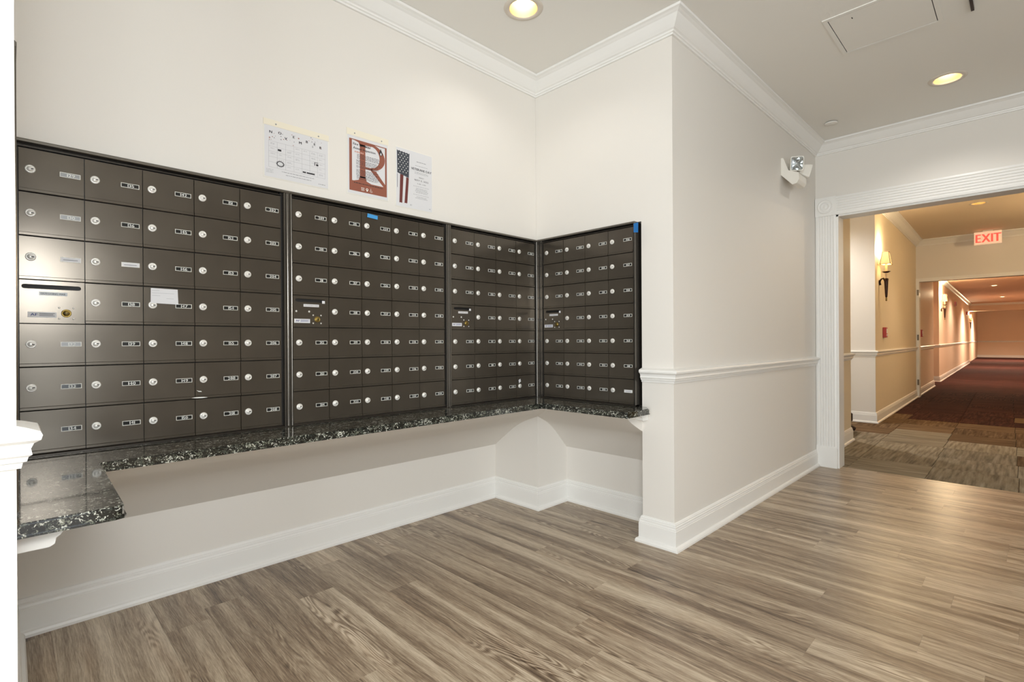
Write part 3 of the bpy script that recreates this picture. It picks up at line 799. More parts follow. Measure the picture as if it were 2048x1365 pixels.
SLOT_ME = None
def outgoing_panel(t, x, z, pitch, kind):
    h = DH - 0.0022; w = pitch - 0.0022
    sw = 0.138 if kind == 1 else (0.128 if kind == 2 else 0.118)
    zs = 0.112 if kind == 1 else 0.112
    # plate with a real slot: outline minus rounded slot
    bm = bmesh.new()
    def loop(pts, y):
        vs = [bm.verts.new((p[0], y, p[1])) for p in pts]
        for i in range(len(vs)): bm.edges.new((vs[i], vs[(i + 1) % len(vs)]))
    loop([(0.0011, 0), (0.0011 + w, 0), (0.0011 + w, h), (0.0011, h)], 0)
    cx = 0.0011 + w / 2 - 0.002
    loop([(cx + p[0], zs + p[1]) for p in rbox(sw, 0.0135, 0, 0.0065)], 0)
    bmesh.ops.triangle_fill(bm, edges=bm.edges, use_beauty=True)
    ext = bmesh.ops.extrude_face_region(bm, geom=bm.faces[:])
    for e in ext['geom']:
        if isinstance(e, bmesh.types.BMVert): e.co.y += 0.009
    bmesh.ops.recalc_face_normals(bm, faces=bm.faces)
    me = bpy.data.meshes.new('outgoing_panel'); bm.to_mesh(me); bm.free(); me.materials.append(M['door'])
    d = link('outgoing_panel', me, t, (x, 0, z))
    MB().box(cx - sw / 2, cx + sw / 2, 0.0092, 0.0105, zs - 0.007, zs + 0.007).build('slot_back', M['dark'], d)
    lw = 0.066
    mb = MB().box(-lw / 2, lw / 2, -0.0006, 0, -0.0055, 0.0055)
    lb = mb.build('slot_label', M['plate_grey'] if kind == 1 else M['paper'], d, (cx + 0.003, 0, zs - 0.0205))
    mb = MB(); text(mb, 'OUTGOING MAIL', 0, -0.0025, 0.005, -0.0008, 'c', 0, 1.05, 0.0003)
    mb.build('label_print', M['ink'] if kind == 1 else M['grey_ink'], d, (cx + 0.003, 0, zs - 0.0205))
    sx = 0.052 if kind == 1 else 0.040
    sk = MB().box(-0.033, 0.033, -0.0006, 0, -0.0085, 0.0085).build('maker_sticker', M['paper'], d, (sx, 0, 0.026))
    mb = MB(); text(mb, 'AF', -0.027, -0.003, 0.0075, -0.0008, 'l', 0, 1.3, 0.0008)
    mb.build('sticker_logo', M['blue_ink'], d, (sx, 0, 0.026))
    mb = MB()
    for k, zz in enumerate((0.004, 0.0005, -0.003)):
        mb.box(-0.007, 0.029 - 0.004 * (k % 2), -0.0008, -0.0006, zz - 0.0006, zz + 0.0008)
    mb.build('sticker_print', M['blue_ink'] if kind != 1 else M['ink'], d, (sx, 0, 0.026))
    ax, az = (0.108, 0.032) if kind == 1 else (0.104, 0.034)
    mb = MB().lathe([(0.0125, 0), (0.0125, -0.003), (0.010, -0.0042), (0.0095, -0.003), (0.0085, -0.003), (0.0080, -0.0046), (0.0005, -0.005)], c=(ax, 0, az), seg=22, axis='y', cap=False)
    mb.box(ax - 0.005, ax + 0.005, -0.0054, -0.0045, az - 0.0011, az + 0.0011, 1)
    mb.build('arrow_lock', [M['brass'], M['key']], d)
    for sx_, sz_ in ((-0.017, 0.017), (0.017, 0.017), (-0.017, -0.017), (0.017, -0.017)):
        MB().lathe([(0.0032, 0), (0.0028, -0.0012), (0.0005, -0.0016)], c=(ax + sx_, 0, az + sz_), seg=10, axis='y', cap=False).build('screw', M['chrome'], d)
    if kind != 1:
        for qx in (0.016, 0.070):
            MB().lathe([(0.0042, 0), (0.0036, -0.0015), (0.0005, -0.002)], c=(qx, 0, 0.066), seg=10, axis='y', cap=False).build('bolt', M['chrome'], d)
        MB().box(-0.006, 0.006, -0.0012, 0, -0.006, 0.006).build('sticker', M['paper'], d, (cx + sw / 2 - 0.008, 0, zs - 0.004))

S = str
n1 = [['129', '130', 'W', '', '132', '133', '134'], ['135', '136', 'W', '138', '139', '140', '141'], ['142', '145', '146', '147', '148', '149', '150'],
      ['151', '152', '153', '154', '155', '200', '201'], ['202', '203', '204', '205', '206', '207', '208']]
n2 = [['209', '210', '211', '', '212', '213', '214'], ['215', '216', '217', '218', '219', '220', '223'], [S(k) for k in range(224, 231)],
      [S(k) for k in range(231, 238)], [S(k) for k in range(238, 245)]]
n3 = [['247', '248', '249', '', '250', '251', '252'], ['253', '254', '255', '256', '317', '318', '319'], ['320', '323', '324', '325', '326', '327', '328'], ['329', '330', '331', '332', '333', '334', '335']]
n4 = [['336', '337', '338', '', '339', '340', '341'], ['342', '343', '344', '345', '346', '347', '348'], ['349', '350', '351', '352', '353', '354', '355'], ['356', '357', '358', '359', '360', '361', 'W']]
U1 = unit('mailbox_unit', 5, 0.1536, 0.8000, 0.0080, (0.0161, YM, 0), 0, 'bronze mailbox unit at the left, nearest the camera, numbered 129 to 208', n1, 1)
U2 = unit('mailbox_unit', 5, 0.1560, 0.8220, 0.0200, (0.8165, YM, 0), 0, 'bronze mailbox unit in the middle, with blue tape on its top row', n2, 2)
U3 = unit('mailbox_unit', 4, 0.1623, 0.6880, 0.0205, (1.6388, YM, 0), 0, 'bronze four-column mailbox unit on the long wall beside the niche corner', n3, 3)
U4 = unit('mailbox_unit', 4, 0.1573, 0.6850, 0.0440, (XM, 2.1225, 0), -math.pi / 2, 'bronze mailbox unit on the short side wall right of the niche corner', n4, 4)
U5 = unit('mailbox_unit', 4, 0.1573, 0.6600, 0.0160, (0.0035, 1.452, 0), math.pi / 2, 'bronze mailbox unit seen edge-on at the far left niche wall', None, 0)
# white scrape across two doors of the left unit
MB().poly([(0.4560, -0.0036, 0.8490), (0.4700, -0.0036, 0.8510), (0.4960, -0.0036, 0.8500), (0.5090, -0.0036, 0.8475), (0.4900, -0.0036, 0.8462), (0.4720, -0.0036, 0.8470)]).poly([(0.4730, -0.0012, 0.8760), (0.4800, -0.0012, 0.8700), (0.4900, -0.0012, 0.8690), (0.4880, -0.0012, 0.8720), (0.4800, -0.0012, 0.8730)]).build('scrape_mark', M['white_print'], U1)
# dark open joint right of the side unit
o = MB().box(XB + 0.02, XB + 0.03, YP + 0.001, 1.4330, ZM0, ZM1 - 0.006).build('trim_9', M['dark'])
structure(o, 'dark open joint between the side mailbox unit and the white corner', 'gap')
M['steel_strip'] = mat('steel_strip', (96, 92, 88), 0.35, 0.8)

# ------------------------------------------------------------------ granite counter
ct = empty('countertop', (0, 0, 0), 0, 'black speckled granite counter running in a U under the mailboxes', 'counter')
CZ0, CZ1 = 0.6755, 0.7035
YFR, XLF, XRF = 1.889, 0.190, 2.098
ch = 0.018
outline = [(XE + 0.001, 1.360), (0.178 - ch, 1.360), (0.178 - 0.005, 1.360 + 0.005), (0.178, 1.360 + ch), (XLF, YFR), (XRF, YFR), (XRF, 1.345 + 0.006), (XRF + 0.006, 1.345), (XB - 0.06, 1.345), (XB - 0.002, 1.39), (XB - 0.002, 2.16), (XE + 0.001, 2.16)]
mb = MB().prism(outline, 'z', CZ0, CZ1)
slab = mb.build('slab', M['granite'], ct)
bm = bmesh.new(); bm.from_mesh(slab.data)
bmesh.ops.remove_doubles(bm, verts=bm.verts, dist=1e-6)
bmesh.ops.bevel(bm, geom=[e for e in bm.edges if abs(e.verts[0].co.z - e.verts[1].co.z) < 1e-6 and e.verts[0].co.y < 2.1], offset=0.004, segments=2, affect='EDGES')
bm.to_mesh(slab.data); bm.free()
STEP = [(0.0, 0.636), (0.048, 0.636), (0.056, 0.641), (0.058, 0.652), (0.064, 0.656), (0.072, 0.668), (0.074, 0.6752), (0.0, 0.6752)]
MB().prism([(XE + 0.001 + p, z) for p, z in STEP], 'y', 1.400, 1.52).build('support_moulding', M['trim'], ct)
MB().prism([(XB - 0.001 - p, z) for p, z in STEP], 'y', 1.385, 1.50).build('support_moulding', M['trim'], ct)

# ------------------------------------------------------------------ papers, tape
def holder(label, x, z, w, h, cream=0.0):
    t = empty('notice_holder', (x, YA - 0.0005, z), 0, label, 'notice', 'notices above the mailboxes')
    MB().box(-0.004, w + 0.004, -0.0012, 0, -0.004, h + 0.004).build('sleeve_back', M['plastic'], t)
    MB().box(0, w, -0.0022, -0.0012, 0, h - cream).build('sheet', M['paper'], t)
    if cream:
        MB().box(-0.004, w + 0.004, -0.0024, -0.0012, h - cream + 0.001, h + 0.004).build('top_strip', M['cream'], t)
        for q in (0.17, 0.84):
            MB().lathe([(0.0032, -0.0024), (0.0030, -0.0036), (0.001, -0.0042)], c=(w * q, 0, h - cream / 2), seg=10, axis='y').build('pin', M['grey_ink'], t)
    return t
YP0 = -0.0026
def bars(mb, x0, x1, z, n, dz, th, mi=0, jitter=0.0, y=YP0, center=False):
    for k in range(n):
        xa, xb = x0, x1 - random.uniform(0, jitter)
        if center: xa = x0 + (x1 - xb)
        zz = z - k * dz
        xx = xa
        while xx < xb:
            ww = random.uniform(0.004, 0.014)
            mb.box(xx, min(xx + ww, xb), y, y + 0.0002, zz - th / 2, zz + th / 2, mi)
            xx += ww + 0.0022

# notice 1: calendar sheet
t = holder('landscape november calendar sheet, leftmost notice above the mailboxes', 0.7395, 1.7235, 0.266, 0.230, 0.022)
w, h = 0.266, 0.208
mb = MB()
for ch_, px_, pz_ in zip('NOVEMBER', (0.024, 0.060, 0.084, 0.117, 0.144, 0.172, 0.206, 0.232), (0.178, 0.182, 0.166, 0.181, 0.164, 0.176, 0.174, 0.166)):
    text(mb, ch_, px_, pz_, 0.0105, YP0, 'c', 0, 1.1, 0.0012)
mb.build('heading', M['ink'], t)
mb = MB(); mb2 = MB()
for k in range(34):
    px_, pz_ = random.uniform(0.006, 0.258), random.uniform(0.148, 0.204)
    tgt = mb if k % 2 else mb2
    r_ = random.uniform(0.0014, 0.0034); n_ = random.choice((3, 4, 6)); a0 = random.random() * 3
    tgt.poly([(px_ + r_ * math.cos(a0 + 2 * math.pi * i / n_), YP0, pz_ + r_ * 0.8 * math.sin(a0 + 2 * math.pi * i / n_)) for i in range(n_)])
mb.build('ornaments', M['grey_ink'], t); mb2.build('ornaments', M['rust'], t)
mb = MB()
for k in range(6):
    zz = 0.146 - k * 0.0212
    mb.box(0.016, 0.252, YP0, YP0 + 0.0002, zz, zz + 0.0005)
for k in range(8):
    xx = 0.016 + k * 0.0337
    mb.box(xx, xx + 0.0005, YP0, YP0 + 0.0002, 0.040, 0.146)
mb.build('calendar_grid', M['grey_ink'], t)
mb = MB()
for k in range(5):
    for j in range(7):
        xx = 0.019 + j * 0.0337; zz = 0.139 - k * 0.0212
        if random.random() < 0.75: bars(mb, xx + 0.004, xx + 0.024, zz, random.choice((1, 2)), 0.004, 0.0011, 0, 0.008)
mb.build('calendar_text', M['grey_ink'], t)['kind'] = 'stuff'
mb = MB()
mb.box(0.052, 0.066, YP0, YP0 + 0.0002, 0.112, 0.120); mb.box(0.154, 0.168, YP0, YP0 + 0.0002, 0.046, 0.052); mb.box(0.171, 0.206, YP0, YP0 + 0.0002, 0.046, 0.052)
mb.box(0.205, 0.2078, YP0, YP0 + 0.0002, 0.088, 0.103); mb.box(0.209, 0.2215, YP0, YP0 + 0.0002, 0.100, 0.1022); mb.box(0.212, 0.222, YP0, YP0 + 0.0002, 0.088, 0.096)
mb.build('calendar_icons', M['ink'], t)
mb = MB(); pts_o, pts_i = [], []
for k in range(32):
    a_ = 2 * math.pi * k / 32; ro = 0.0185 if k % 2 else 0.0135
    pts_o.append((0.062 + ro * math.cos(a_), 0.060 + ro * 0.75 * math.sin(a_))); pts_i.append((0.062 + 0.0112 * math.cos(a_), 0.060 + 0.0112 * 0.72 * math.sin(a_)))
for k in range(32):
    k2 = (k + 1) % 32
    mb.poly([(pts_o[k][0], YP0, pts_o[k][1]), (pts_o[k2][0], YP0, pts_o[k2][1]), (pts_i[k2][0], YP0, pts_i[k2][1]), (pts_i[k][0], YP0, pts_i[k][1])])
mb.build('starburst', M['ink'], t)
mb = MB(); bars(mb, 0.068, 0.205, 0.030, 1, 0.008, 0.0022); bars(mb, 0.084, 0.190, 0.019, 1, 0.008, 0.0022); bars(mb, 0.222, 0.252, 0.012, 1, 0.01, 0.0026); bars(mb, 0.006, 0.034, 0.030, 3, 0.006, 0.0012)
mb.build('footer_text', M['grey_ink'], t)

# notice 2: rust-bordered inspection sheet with the big R
t = holder('portrait rust-bordered notice with a giant letter R, middle notice', 1.0975, 1.7275, 0.206, 0.290, 0.026)
w, h = 0.206, 0.264
mb = MB()
bx0, bx1, bz0, bz1 = 0.008, 0.200, 0.014, 0.250
mb.box(bx0, bx0 + 0.013, YP0, YP0 + 0.0002, bz0, bz1); mb.box(bx1 - 0.009, bx1, YP0, YP0 + 0.0002, bz0, bz1)
mb.box(bx0 + 0.013, bx1 - 0.009, YP0, YP0 + 0.0002, bz1 - 0.004, bz1); mb.box(bx0 + 0.013, bx1 - 0.009, YP0, YP0 + 0.0002, bz0, bz0 + 0.046)
mb.build('border', M['rust'], t)
mb = MB()
sx0, sx1 = 0.060, 0.088; zt_, zb_ = bz1 - 0.004, bz0 + 0.046
yR = YP0 - 0.0001
mb.poly([(sx0, yR, zb_ + 0.02), (sx1, yR, zb_ + 0.02), (sx1, yR, zt_ - 0.012), (sx0, yR, zt_ - 0.012)])
mb.poly([(sx0 - 0.030, yR, zt_), (sx0 - 0.006, yR, zt_ - 0.006), (sx0, yR, zt_ - 0.020), (sx1, yR, zt_ - 0.020), (sx1, yR, zt_)])
mb.poly([(sx0 - 0.030, yR, zb_), (sx0 - 0.006, yR, zb_ + 0.008), (sx0, yR, zb_ + 0.026), (sx1, yR, zb_ + 0.026), (sx1 + 0.006, yR, zb_ + 0.008), (sx1 + 0.030, yR, zb_)])
cz_ = (zt_ + 0.118 + 0.01) / 2; ra = (zt_ - 0.124) / 2
arc = [(-90 + 180 * k / 18) for k in range(19)]
out_ = [(sx1 + 0.030 + 0.072 * math.cos(math.radians(a_)), cz_ + ra * math.sin(math.radians(a_))) for a_ in arc]
in_ = [(sx1 + 0.030 + 0.044 * math.cos(math.radians(a_)), cz_ + (ra - 0.011) * math.sin(math.radians(a_))) for a_ in arc]
for k in range(18):
    mb.poly([(out_[k][0], yR, out_[k][1]), (out_[k + 1][0], yR, out_[k + 1][1]), (in_[k + 1][0], yR, in_[k + 1][1]), (in_[k][0], yR, in_[k][1])])
mb.poly([(sx1, yR, zt_), (sx1 + 0.030, yR, zt_), (sx1 + 0.030, yR, zt_ - 0.011), (sx1, yR, zt_ - 0.011)])
mb.poly([(sx1, yR, 0.124), (sx1 + 0.034, yR, 0.124), (sx1 + 0.034, yR, 0.135), (sx1, yR, 0.135)])
mb.poly([(sx1 + 0.024, yR, 0.126), (sx1 + 0.054, yR, 0.126), (bx1 - 0.009, yR, zb_ + 0.012), (bx1 - 0.009, yR, zb_), (bx1 - 0.018, yR, zb_)])
mb.build('letter_mark', M['rust'], t)
mb = MB(); yt = YP0 - 0.0002
text(mb, 'Fire Sprinkler', 0.027, 0.224, 0.0105, yt, 'l', 0, 1.05, 0.001)
text(mb, 'Annual Inspection', 0.027, 0.206, 0.0105, yt, 'l', 0, 1.02, 0.0006)
mb.build('heading', M['ink'], t)
mb = MB()
mb.poly([(0.166, yt, 0.206), (0.160, yt, 0.212), (0.160, yt, 0.220), (0.165, yt, 0.229), (0.167, yt, 0.240), (0.172, yt, 0.230), (0.177, yt, 0.221), (0.178, yt, 0.212), (0.172, yt, 0.206)])
mb.build('flame_icon', M['ink'], t)
mb = MB().poly([(0.167, yt - 0.0001, 0.208), (0.165, yt - 0.0001, 0.213), (0.169, yt - 0.0001, 0.222), (0.173, yt - 0.0001, 0.213), (0.171, yt - 0.0001, 0.208)])
mb.build('flame_core', M['paper'], t)
mb = MB()
for z_, n_, a_, b_ in ((0.184, 4, 0.046, 0.165), (0.157, 4, 0.042, 0.166), (0.131, 2, 0.042, 0.170), (0.114, 5, 0.042, 0.160), (0.086, 3, 0.044, 0.164)):
    bars(mb, a_, b_, z_, n_, 0.0058, 0.0019, 0, 0.022, yt)
bars(mb, 0.030, 0.176, 0.052, 1, 0.006, 0.003, 0, 0, yt)
mb.build('body_text', M['ink'], t)
mb = MB(); bars(mb, 0.034, 0.080, 0.194, 1, 0.006, 0.006, 0, 0, yt); mb.build('date_line', mat('pale_red_ink', (206, 160, 146), 0.6), t)
mb = MB()
ix = 0.074
for q in ((ix - 0.008, ix + 0.008, 0.034, 0.0355), (ix - 0.007, ix - 0.0055, 0.022, 0.034), (ix + 0.0055, ix + 0.007, 0.022, 0.034), (ix - 0.007, ix + 0.007, 0.022, 0.0235), (ix - 0.003, ix + 0.003, 0.0265, 0.0278), (ix - 0.003, ix + 0.003, 0.0292, 0.0305)):
    mb.box(q[0], q[1], yt, yt + 0.0002, q[2], q[3])
ix = 0.096
for px_, pz_, r_ in ((0, 0.026, 0.0042), (-0.0055, 0.031, 0.002), (-0.002, 0.0345, 0.002), (0.002, 0.0345, 0.002), (0.0055, 0.031, 0.002)):
    mb.poly([(ix + px_ + r_ * math.cos(k * math.pi / 5), yt, pz_ + r_ * math.sin(k * math.pi / 5)) for k in range(10)])
ix = 0.116
ring_ = [(math.cos(k * math.pi / 8), math.sin(k * math.pi / 8)) for k in range(16)]
for k in range(1, 13):
    a1, a2 = math.radians(120 + k * 20), math.radians(140 + k * 20)
    mb.poly([(ix + 0.0055 * math.cos(a1), yt, 0.0265 + 0.0055 * math.sin(a1)), (ix + 0.0055 * math.cos(a2), yt, 0.0265 + 0.0055 * math.sin(a2)), (ix + 0.0042 * math.cos(a2), yt, 0.0265 + 0.0042 * math.sin(a2)), (ix + 0.0042 * math.cos(a1), yt, 0.0265 + 0.0042 * math.sin(a1))])
mb.poly([(ix - 0.001 + 0.0016 * a_, yt, 0.0365 + 0.0016 * b_) for a_, b_ in ring_])
mb.box(ix - 0.0016, ix - 0.0004, yt, yt + 0.0002, 0.028, 0.0345); mb.box(ix - 0.0016, ix + 0.004, yt, yt + 0.0002, 0.028, 0.0292); mb.box(ix + 0.003, ix + 0.0075, yt, yt + 0.0002, 0.0225, 0.0237)
mb.build('footer_icons', M['white_print'], t)

# notice 3: veterans day sheet with the flag
t = holder('portrait veterans day notice with a hanging flag, rightmost notice', 1.3500, 1.7150, 0.212, 0.287, 0)
mb = MB()
fx0, fx1, fzt, fzb = 0.004, 0.076, 0.274, 0.160
top_ = [(fx0 + (fx1 - fx0) * k / 10, fzt - (0.004 if k % 2 else 0) - 0.004 * (k / 10)) for k in range(11)]
mb.poly([(p[0], YP0, p[1]) for p in top_] + [(fx1 - 0.004, YP0, fzb - 0.012), (fx0 + 0.002, YP0, fzb + 0.002)])
mb.build('flag_canton', M['slate'], t)
mb = MB()
for r_ in range(9):
    for c_ in range(4 if r_ % 2 else 3):
        cx_ = fx0 + 0.009 + c_ * 0.0175 + (0 if r_ % 2 else 0.0088); cz_ = fzt - 0.013 - r_ * 0.0112 - c_ * 0.0006
        mb.poly([(cx_ + (0.0036 if k % 2 == 0 else 0.0016) * math.sin(k * math.pi / 5), YP0 - 0.0001, cz_ + (0.0036 if k % 2 == 0 else 0.0016) * math.cos(k * math.pi / 5)) for k in range(10)])
mb.build('flag_stars', M['white_print'], t)
mb = MB()
for xa, xb, za, zb, xc, xd in ((0.022, 0.041, 0.158, 0.016, 0.017, 0.033), (0.057, 0.072, 0.150, 0.018, 0.046, 0.062)):
    mb.poly([(xa, YP0, za), (xb, YP0, za - 0.003), (xd, YP0, zb + 0.004), (xd - 0.004, YP0, zb), (xd - 0.007, YP0, zb + 0.003), (xc, YP0, zb + 0.001)])
mb.build('flag_stripe', M['red_ink'], t)
MB().box(fx0 + 0.001, fx0 + 0.003, YP0, YP0 + 0.0002, 0.09, 0.157).build('flag_edge', M['slate'], t)
mb = MB(); xm = 0.147
text(mb, 'VETERANS DAY', xm, 0.196, 0.0115, YP0, 'c', 0, 1.0, 0.0008)
text(mb, 'FRIDAY', xm, 0.160, 0.0056, YP0, 'c', 0, 1.1)
text(mb, 'NOV 11, 2022', xm, 0.144, 0.0080, YP0, 'c', 0, 1.15, 0.0003, 0.16)
text(mb, '9 AM - 5 PM', xm, 0.128, 0.0056, YP0, 'c', 0, 1.15)
mb.build('heading', M['ink'], t)
mb = MB()
bars(mb, 0.118, 0.176, 0.240, 1, 0.005, 0.003); bars(mb, 0.110, 0.184, 0.220, 1, 0.006, 0.0018); bars(mb, 0.102, 0.192, 0.187, 2, 0.006, 0.0018, 0, 0.006, YP0, True)
for z_ in (0.118, 0.076):
    for k in range(14): mb.box(0.100 + k * 0.0068, 0.1018 + k * 0.0068, YP0, YP0 + 0.0002, z_ - 0.004, z_ + 0.0005)
bars(mb, 0.106, 0.190, 0.106, 4, 0.0066, 0.0020, 0, 0.012, YP0, True); bars(mb, 0.108, 0.186, 0.064, 2, 0.0066, 0.0020, 0, 0.01, YP0, True)
bars(mb, 0.078, 0.090, 0.018, 2, 0.004, 0.0016); bars(mb, 0.194, 0.202, 0.014, 1, 0.004, 0.003)
mb.build('body_text', M['grey_ink'], t)

# note and tape
t = empty('paper_note', (0.3515, YM - 0.0040, 1.1860), 0, 'small white paper note stuck over the door of mailbox 147', 'note')
mb = MB().prism([(0, 0.002), (0.082, 0.0), (0.080, 0.053), (0.001, 0.054)], 'y', -0.0006, 0)
mb.build('sheet', M['paper'], t)
mb = MB()
for k, (a_, b_) in enumerate(((0.004, 0.026), (0.004, 0.070), (0.004, 0.028), (0.046, 0.068))):
    mb.box(a_, b_, -0.0009, -0.0006, 0.046 - k * 0.009, 0.0468 - k * 0.009)
mb.build('ruled_lines', M['grey_ink'], t)
o = MB().prism([(0, 0.003), (0.053, 0.0), (0.054, 0.017), (0.002, 0.021)], 'y', -0.0006, 0).build('tape_strip', M['blue_tape'], None, (1.176, YM - 0.0038, 1.619))
tag(o, 'light blue strip of tape on the top row door of the middle unit', 'tape')
o = MB().prism([(0.000, 0.004), (0.026, 0.0), (0.027, 0.052), (0.000, 0.050)], 'y', -0.0006, 0).build('tape_strip', M['blue_deep'], None, (XM - 0.0125, 1.4390, 1.606), rotz=-math.pi / 2)
tag(o, 'deep blue tape bridging the dark gap at the top right of the side unit', 'tape')
o = MB().prism([(0.004, 0.0), (0.020, 0.010), (0.016, 0.026), (0.0, 0.020)], 'y', -0.0006, 0).build('paper_scrap', M['paper'], None, (2.158, YM - 0.0045, 0.797))
tag(o, 'tiny white paper scrap on a bottom row door near the niche corner', 'paper scrap')

# ------------------------------------------------------------------ emergency light on the right wall
t = empty('emergency_light', (3.95, YC, 2.14), 0, 'white two-headed emergency light high on the right wall', 'emergency light')
prof = [(0.0, 0.092), (-0.075, 0.008), (-0.100, 0.014), (-0.113, 0.036), (-0.113, 0.080), (-0.045, 0.110), (-0.018, 0.190), (-0.012, 0.205), (0.0, 0.206)]
body = MB().prism(prof, 'x', 0.0, 0.18).build('body', M['plastic'], t)
bevel_mesh(body, 0.003, 2)
def sq_loft(secs, r=0.25):
    """rounded-square sections (half size, y)"""
    mb = MB(); rows = []
    for h_, y_ in secs:
        rows.append([(p[0], y_, p[1]) for p in rbox(2 * h_, 2 * h_ * 1.12, 0, h_ * r, 3)])
    n_ = len(rows[0])
    mb.add([p for r_ in rows for p in r_], [(a_ * n_ + k, a_ * n_ + (k + 1) % n_, (a_ + 1) * n_ + (k + 1) % n_, (a_ + 1) * n_ + k) for a_ in range(len(rows) - 1) for k in range(n_)])
    return mb
def lamp_head(px_, py_, pz_, rz, tilt):
    o = sq_loft([(0.012, 0.066), (0.026, 0.062), (0.036, 0.040), (0.044, 0.004), (0.044, -0.006), (0.039, -0.006), (0.037, 0.002)]).build('lamp_head', M['plastic'], t, (px_, py_, pz_))
    o.rotation_euler = (tilt, 0, rz)
    sq_loft([(0.037, 0.002), (0.026, 0.020), (0.008, 0.030), (0.0005, 0.031)]).build('reflector', M['mirror'], o)
    mb = sq_loft([(0.039, -0.004), (0.038, -0.008), (0.0005, -0.010)]); mb.build('lens', M['clear'], o)
    MB().lathe([(0.005, 0.028), (0.006, 0.008), (0.001, 0.002)], seg=10, axis='y').build('bulb', M['plastic'], o)
lamp_head(0.045, -0.090, 0.160, -0.95, 0.18)
lamp_head(0.230, -0.105, 0.135, 0.75, 0.30)

# ------------------------------------------------------------------ hall fittings
ex = H((11.30, 0.385, ZH))
t = empty('exit_sign', ex, math.radians(-90) + 0.02, 'red and white exit sign hanging from the hall ceiling', 'exit sign')
MB().box(-0.06, 0.06, -0.03, 0.03, -0.02, 0).build('canopy', M['plastic'], t)
bd = MB().box(-0.165, 0.165, -0.025, 0.025, -0.225, -0.02).build('housing', M['exit_face'], t)
bevel_mesh(bd, 0.004)
mb = MB(); text(mb, 'EXIT', 0, -0.192, 0.135, -0.0262, 'c', 0, 0.74, 0.012, 0.10)
mb.build('lettering', M['exit_red'], t)

def sconce(p, rotz, label, watts, scale=1.0):
    """local: wall behind at +y"""
    t = empty('wall_sconce', p, rotz, label, 'wall sconce', 'candle-style hall sconces')
    sh = MB()
    # four-sided flared shade
    def sq(r, z): return [(-r, -r * 0.62, z), (r, -r * 0.62, z), (r, r * 0.62, z), (-r, r * 0.62, z)]
    a_, b_ = sq(0.085, 0.0), sq(0.050, 0.155)
    sh.add(a_ + b_, [(i, (i + 1) % 4, 4 + (i + 1) % 4, 4 + i) for i in range(4)])
    s_ = sh.build('shade', M['shade'], t, (0, -0.075, 0.42))
    ed = MB()
    for lo in (a_, b_):
        for i in range(4): ed.tube([lo[i], lo[(i + 1) % 4]], 0.0035, 6)
    for i in range(4): ed.tube([a_[i], b_[i]], 0.003, 6)
    ed.build('shade_piping', M['shade_edge'], s_)
    MB().lathe([(0.004, -0.03), (0.016, 0.0), (0.020, 0.03), (0.008, 0.065), (0.001, 0.08)], seg=14).build('bulb', M['bulb'], t, (0, -0.075, 0.45))
    MB().lathe([(0.012, 0), (0.013, 0.02), (0.012, 0.12)], seg=14).build('candle_tube', M['candle'], t, (0, -0.075, 0.325))
    MB().lathe([(0.004, -0.004), (0.022, 0.0), (0.048, 0.016), (0.046, 0.018), (0.012, 0.006), (0.004, 0.006)], seg=22).build('drip_cup', M['dark_bronze'], t, (0, -0.075, 0.312))
    MB().lathe([(0.010, 0.0), (0.008, 0.02), (0.014, 0.05), (0.008, 0.075)], seg=14).build('stem', M['candle'], t, (0, -0.075, 0.240))
    MB().lathe([(0.004, -0.24), (0.011, -0.235), (0.014, -0.20), (0.022, -0.04), (0.026, -0.005), (0.018, 0.003), (0.010, 0.005)], seg=14).build('torch_body', M['dark_bronze'], t, (0, -0.075, 0.238))
    MB().lathe([(0.003, 0.02), (0.006, 0.010), (0.012, 0.0), (0.006, -0.008), (0.010, -0.016), (0.011, -0.022), (0.004, -0.030), (0.001, -0.031)], seg=12).build('finial', M['brass'], t, (0, -0.075, -0.016))
    MB().tube([(0, -0.06, 0.215), (0, -0.045, 0.245), (0, -0.02, 0.235), (0, -0.008, 0.20), (0, -0.012, 0.16)], [0.010, 0.011, 0.010, 0.010, 0.013], 8).build('scroll_arm', M['dark_bronze'], t)
    MB().lathe([(0.030, 0.0), (0.028, -0.008), (0.001, -0.010)], c=(0, 0, 0.2), seg=16, axis='y').build('back_plate', M['dark_bronze'], t)
    add_light('sconce_light', 'POINT', (0, -0.075, 0.62), watts, (1.0, 0.78, 0.48), 0.04, parent=t)
    return t
sconce(H((7.93, YF, 1.575)), 0.0195, 'candle-style sconce with cream shade on the hall wall left of the exit sign', 12)
sconce(H((16.5, YF + 0.02, 1.56)), 0.0195, 'smaller-looking second sconce along the farther hall', 60)
sconce(H((29.6, YF + 0.06, 1.50)), 0.0195, 'farthest tiny sconce beside the end of the hall', 60)

sconce((9.2, -1.3685, 1.575), math.pi + 0.0195, 'unseen sconce added on the right hall wall to light the ceiling', 34)  # unseen sconce, added to lift the light on the hall ceiling

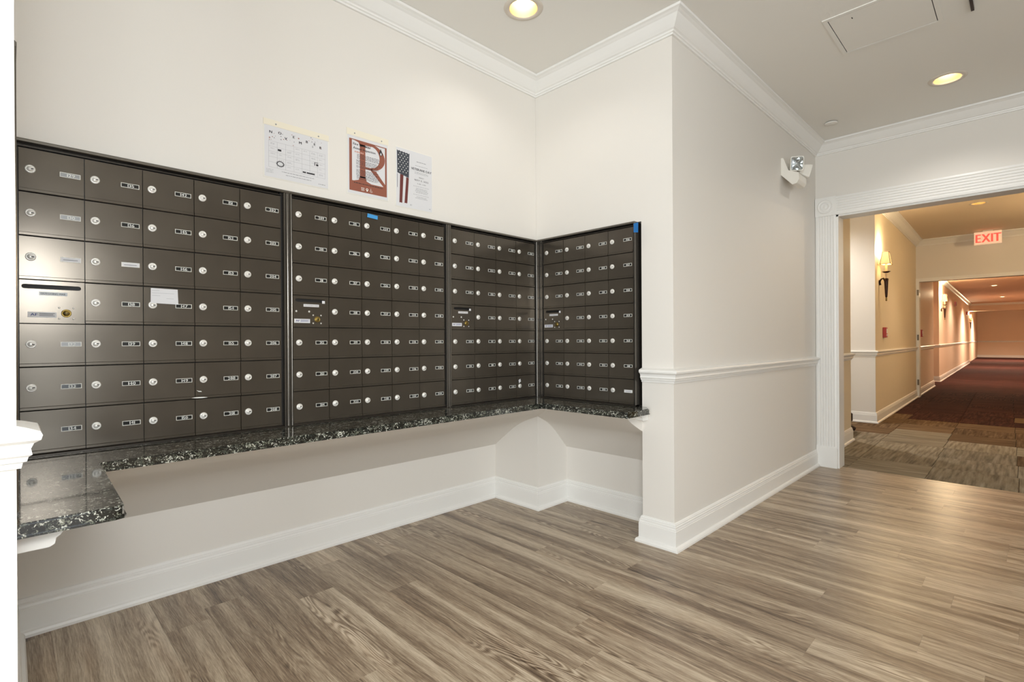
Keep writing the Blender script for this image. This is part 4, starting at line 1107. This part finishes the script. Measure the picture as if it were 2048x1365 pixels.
def pull_station(x, y, z, label):
    p = H((x, y, z))
    t = empty('fire_alarm_pull', p, 0.0195, label, 'fire alarm', 'red fire alarm pull boxes')
    b_ = MB().box(-0.055, 0.055, -0.040, 0, 0, 0.135).build('box', M['red_plastic'], t); bevel_mesh(b_, 0.005)
    MB().box(-0.042, 0.042, -0.043, -0.040, 0.055, 0.115).build('face_plate', M['plastic'], t)
    MB().box(-0.035, 0.035, -0.052, -0.040, 0.025, 0.042).build('handle', M['plastic'], t)
pull_station(8.22, YF, 1.065, 'red pull box on the hall wall below the first sconce')
pull_station(12.1, YF, 1.08, 'dark red pull box just past the white hall frame')
for x, z, lb in ((17.6, 2.08, 'first small brown alarm box high on the farther hall wall'), (21.0, 2.06, 'second small brown alarm box high on the farther hall wall'), (27.0, 1.98, 'bracketed brown alarm box near the far end of the hall')):
    p = H((x, YF + 0.02, z))
    t = empty('alarm_box', p, 0.0195, lb, 'alarm box', 'brown alarm boxes in the farther hall')
    MB().box(-0.07, 0.07, -0.05, 0, 0, 0.13).build('housing', M['red_plastic'], t)
    MB().box(-0.05, 0.05, -0.054, -0.05, 0.02, 0.11).build('grille', M['dark_bronze'], t)
t = empty('door_holder', H((5.62, YN, 2.17)), 0.0195, 'small dark door holder high on the short hall wall', 'door holder')
MB().box(-0.06, 0.06, -0.012, 0, 0, 0.045).build('plate', M['dark_bronze'], t)
MB().lathe([(0.018, -0.012), (0.020, -0.02), (0.012, -0.028), (0.001, -0.029)], c=(0, 0, 0.022), seg=14, axis='y').build('magnet', M['dark_bronze'], t)

# dark carved table whose foot shows past the short wall
t = empty('console_table', (6.63, 1.815, 0), 0, 'low dark carved wooden table in the side passage, only a foot showing', 'table')
MB().box(-0.19, 0.20, -0.33, 0.33, 0.47, 0.50).build('table_top', M['dark_wood'], t)
MB().box(-0.16, 0.17, -0.31, 0.31, 0.40, 0.47).build('apron', M['dark_wood'], t)
for sx_ in (-0.14, 0.15):
    for sg in (-1, 1):
        ox = 0.03 if sx_ > 0 else -0.03
        MB().tube([(sx_, sg * 0.28, 0.42), (sx_, sg * 0.30, 0.34), (sx_, sg * 0.33, 0.26), (sx_, sg * 0.375, 0.19), (sx_, sg * 0.375, 0.14), (sx_, sg * 0.345, 0.085), (sx_ + ox, sg * 0.40, 0.045), (sx_ + ox * 1.4, sg * 0.432, 0.028)], [0.03, 0.03, 0.034, 0.046, 0.046, 0.026, 0.030, 0.024], 10).build('leg', M['dark_wood'], t)
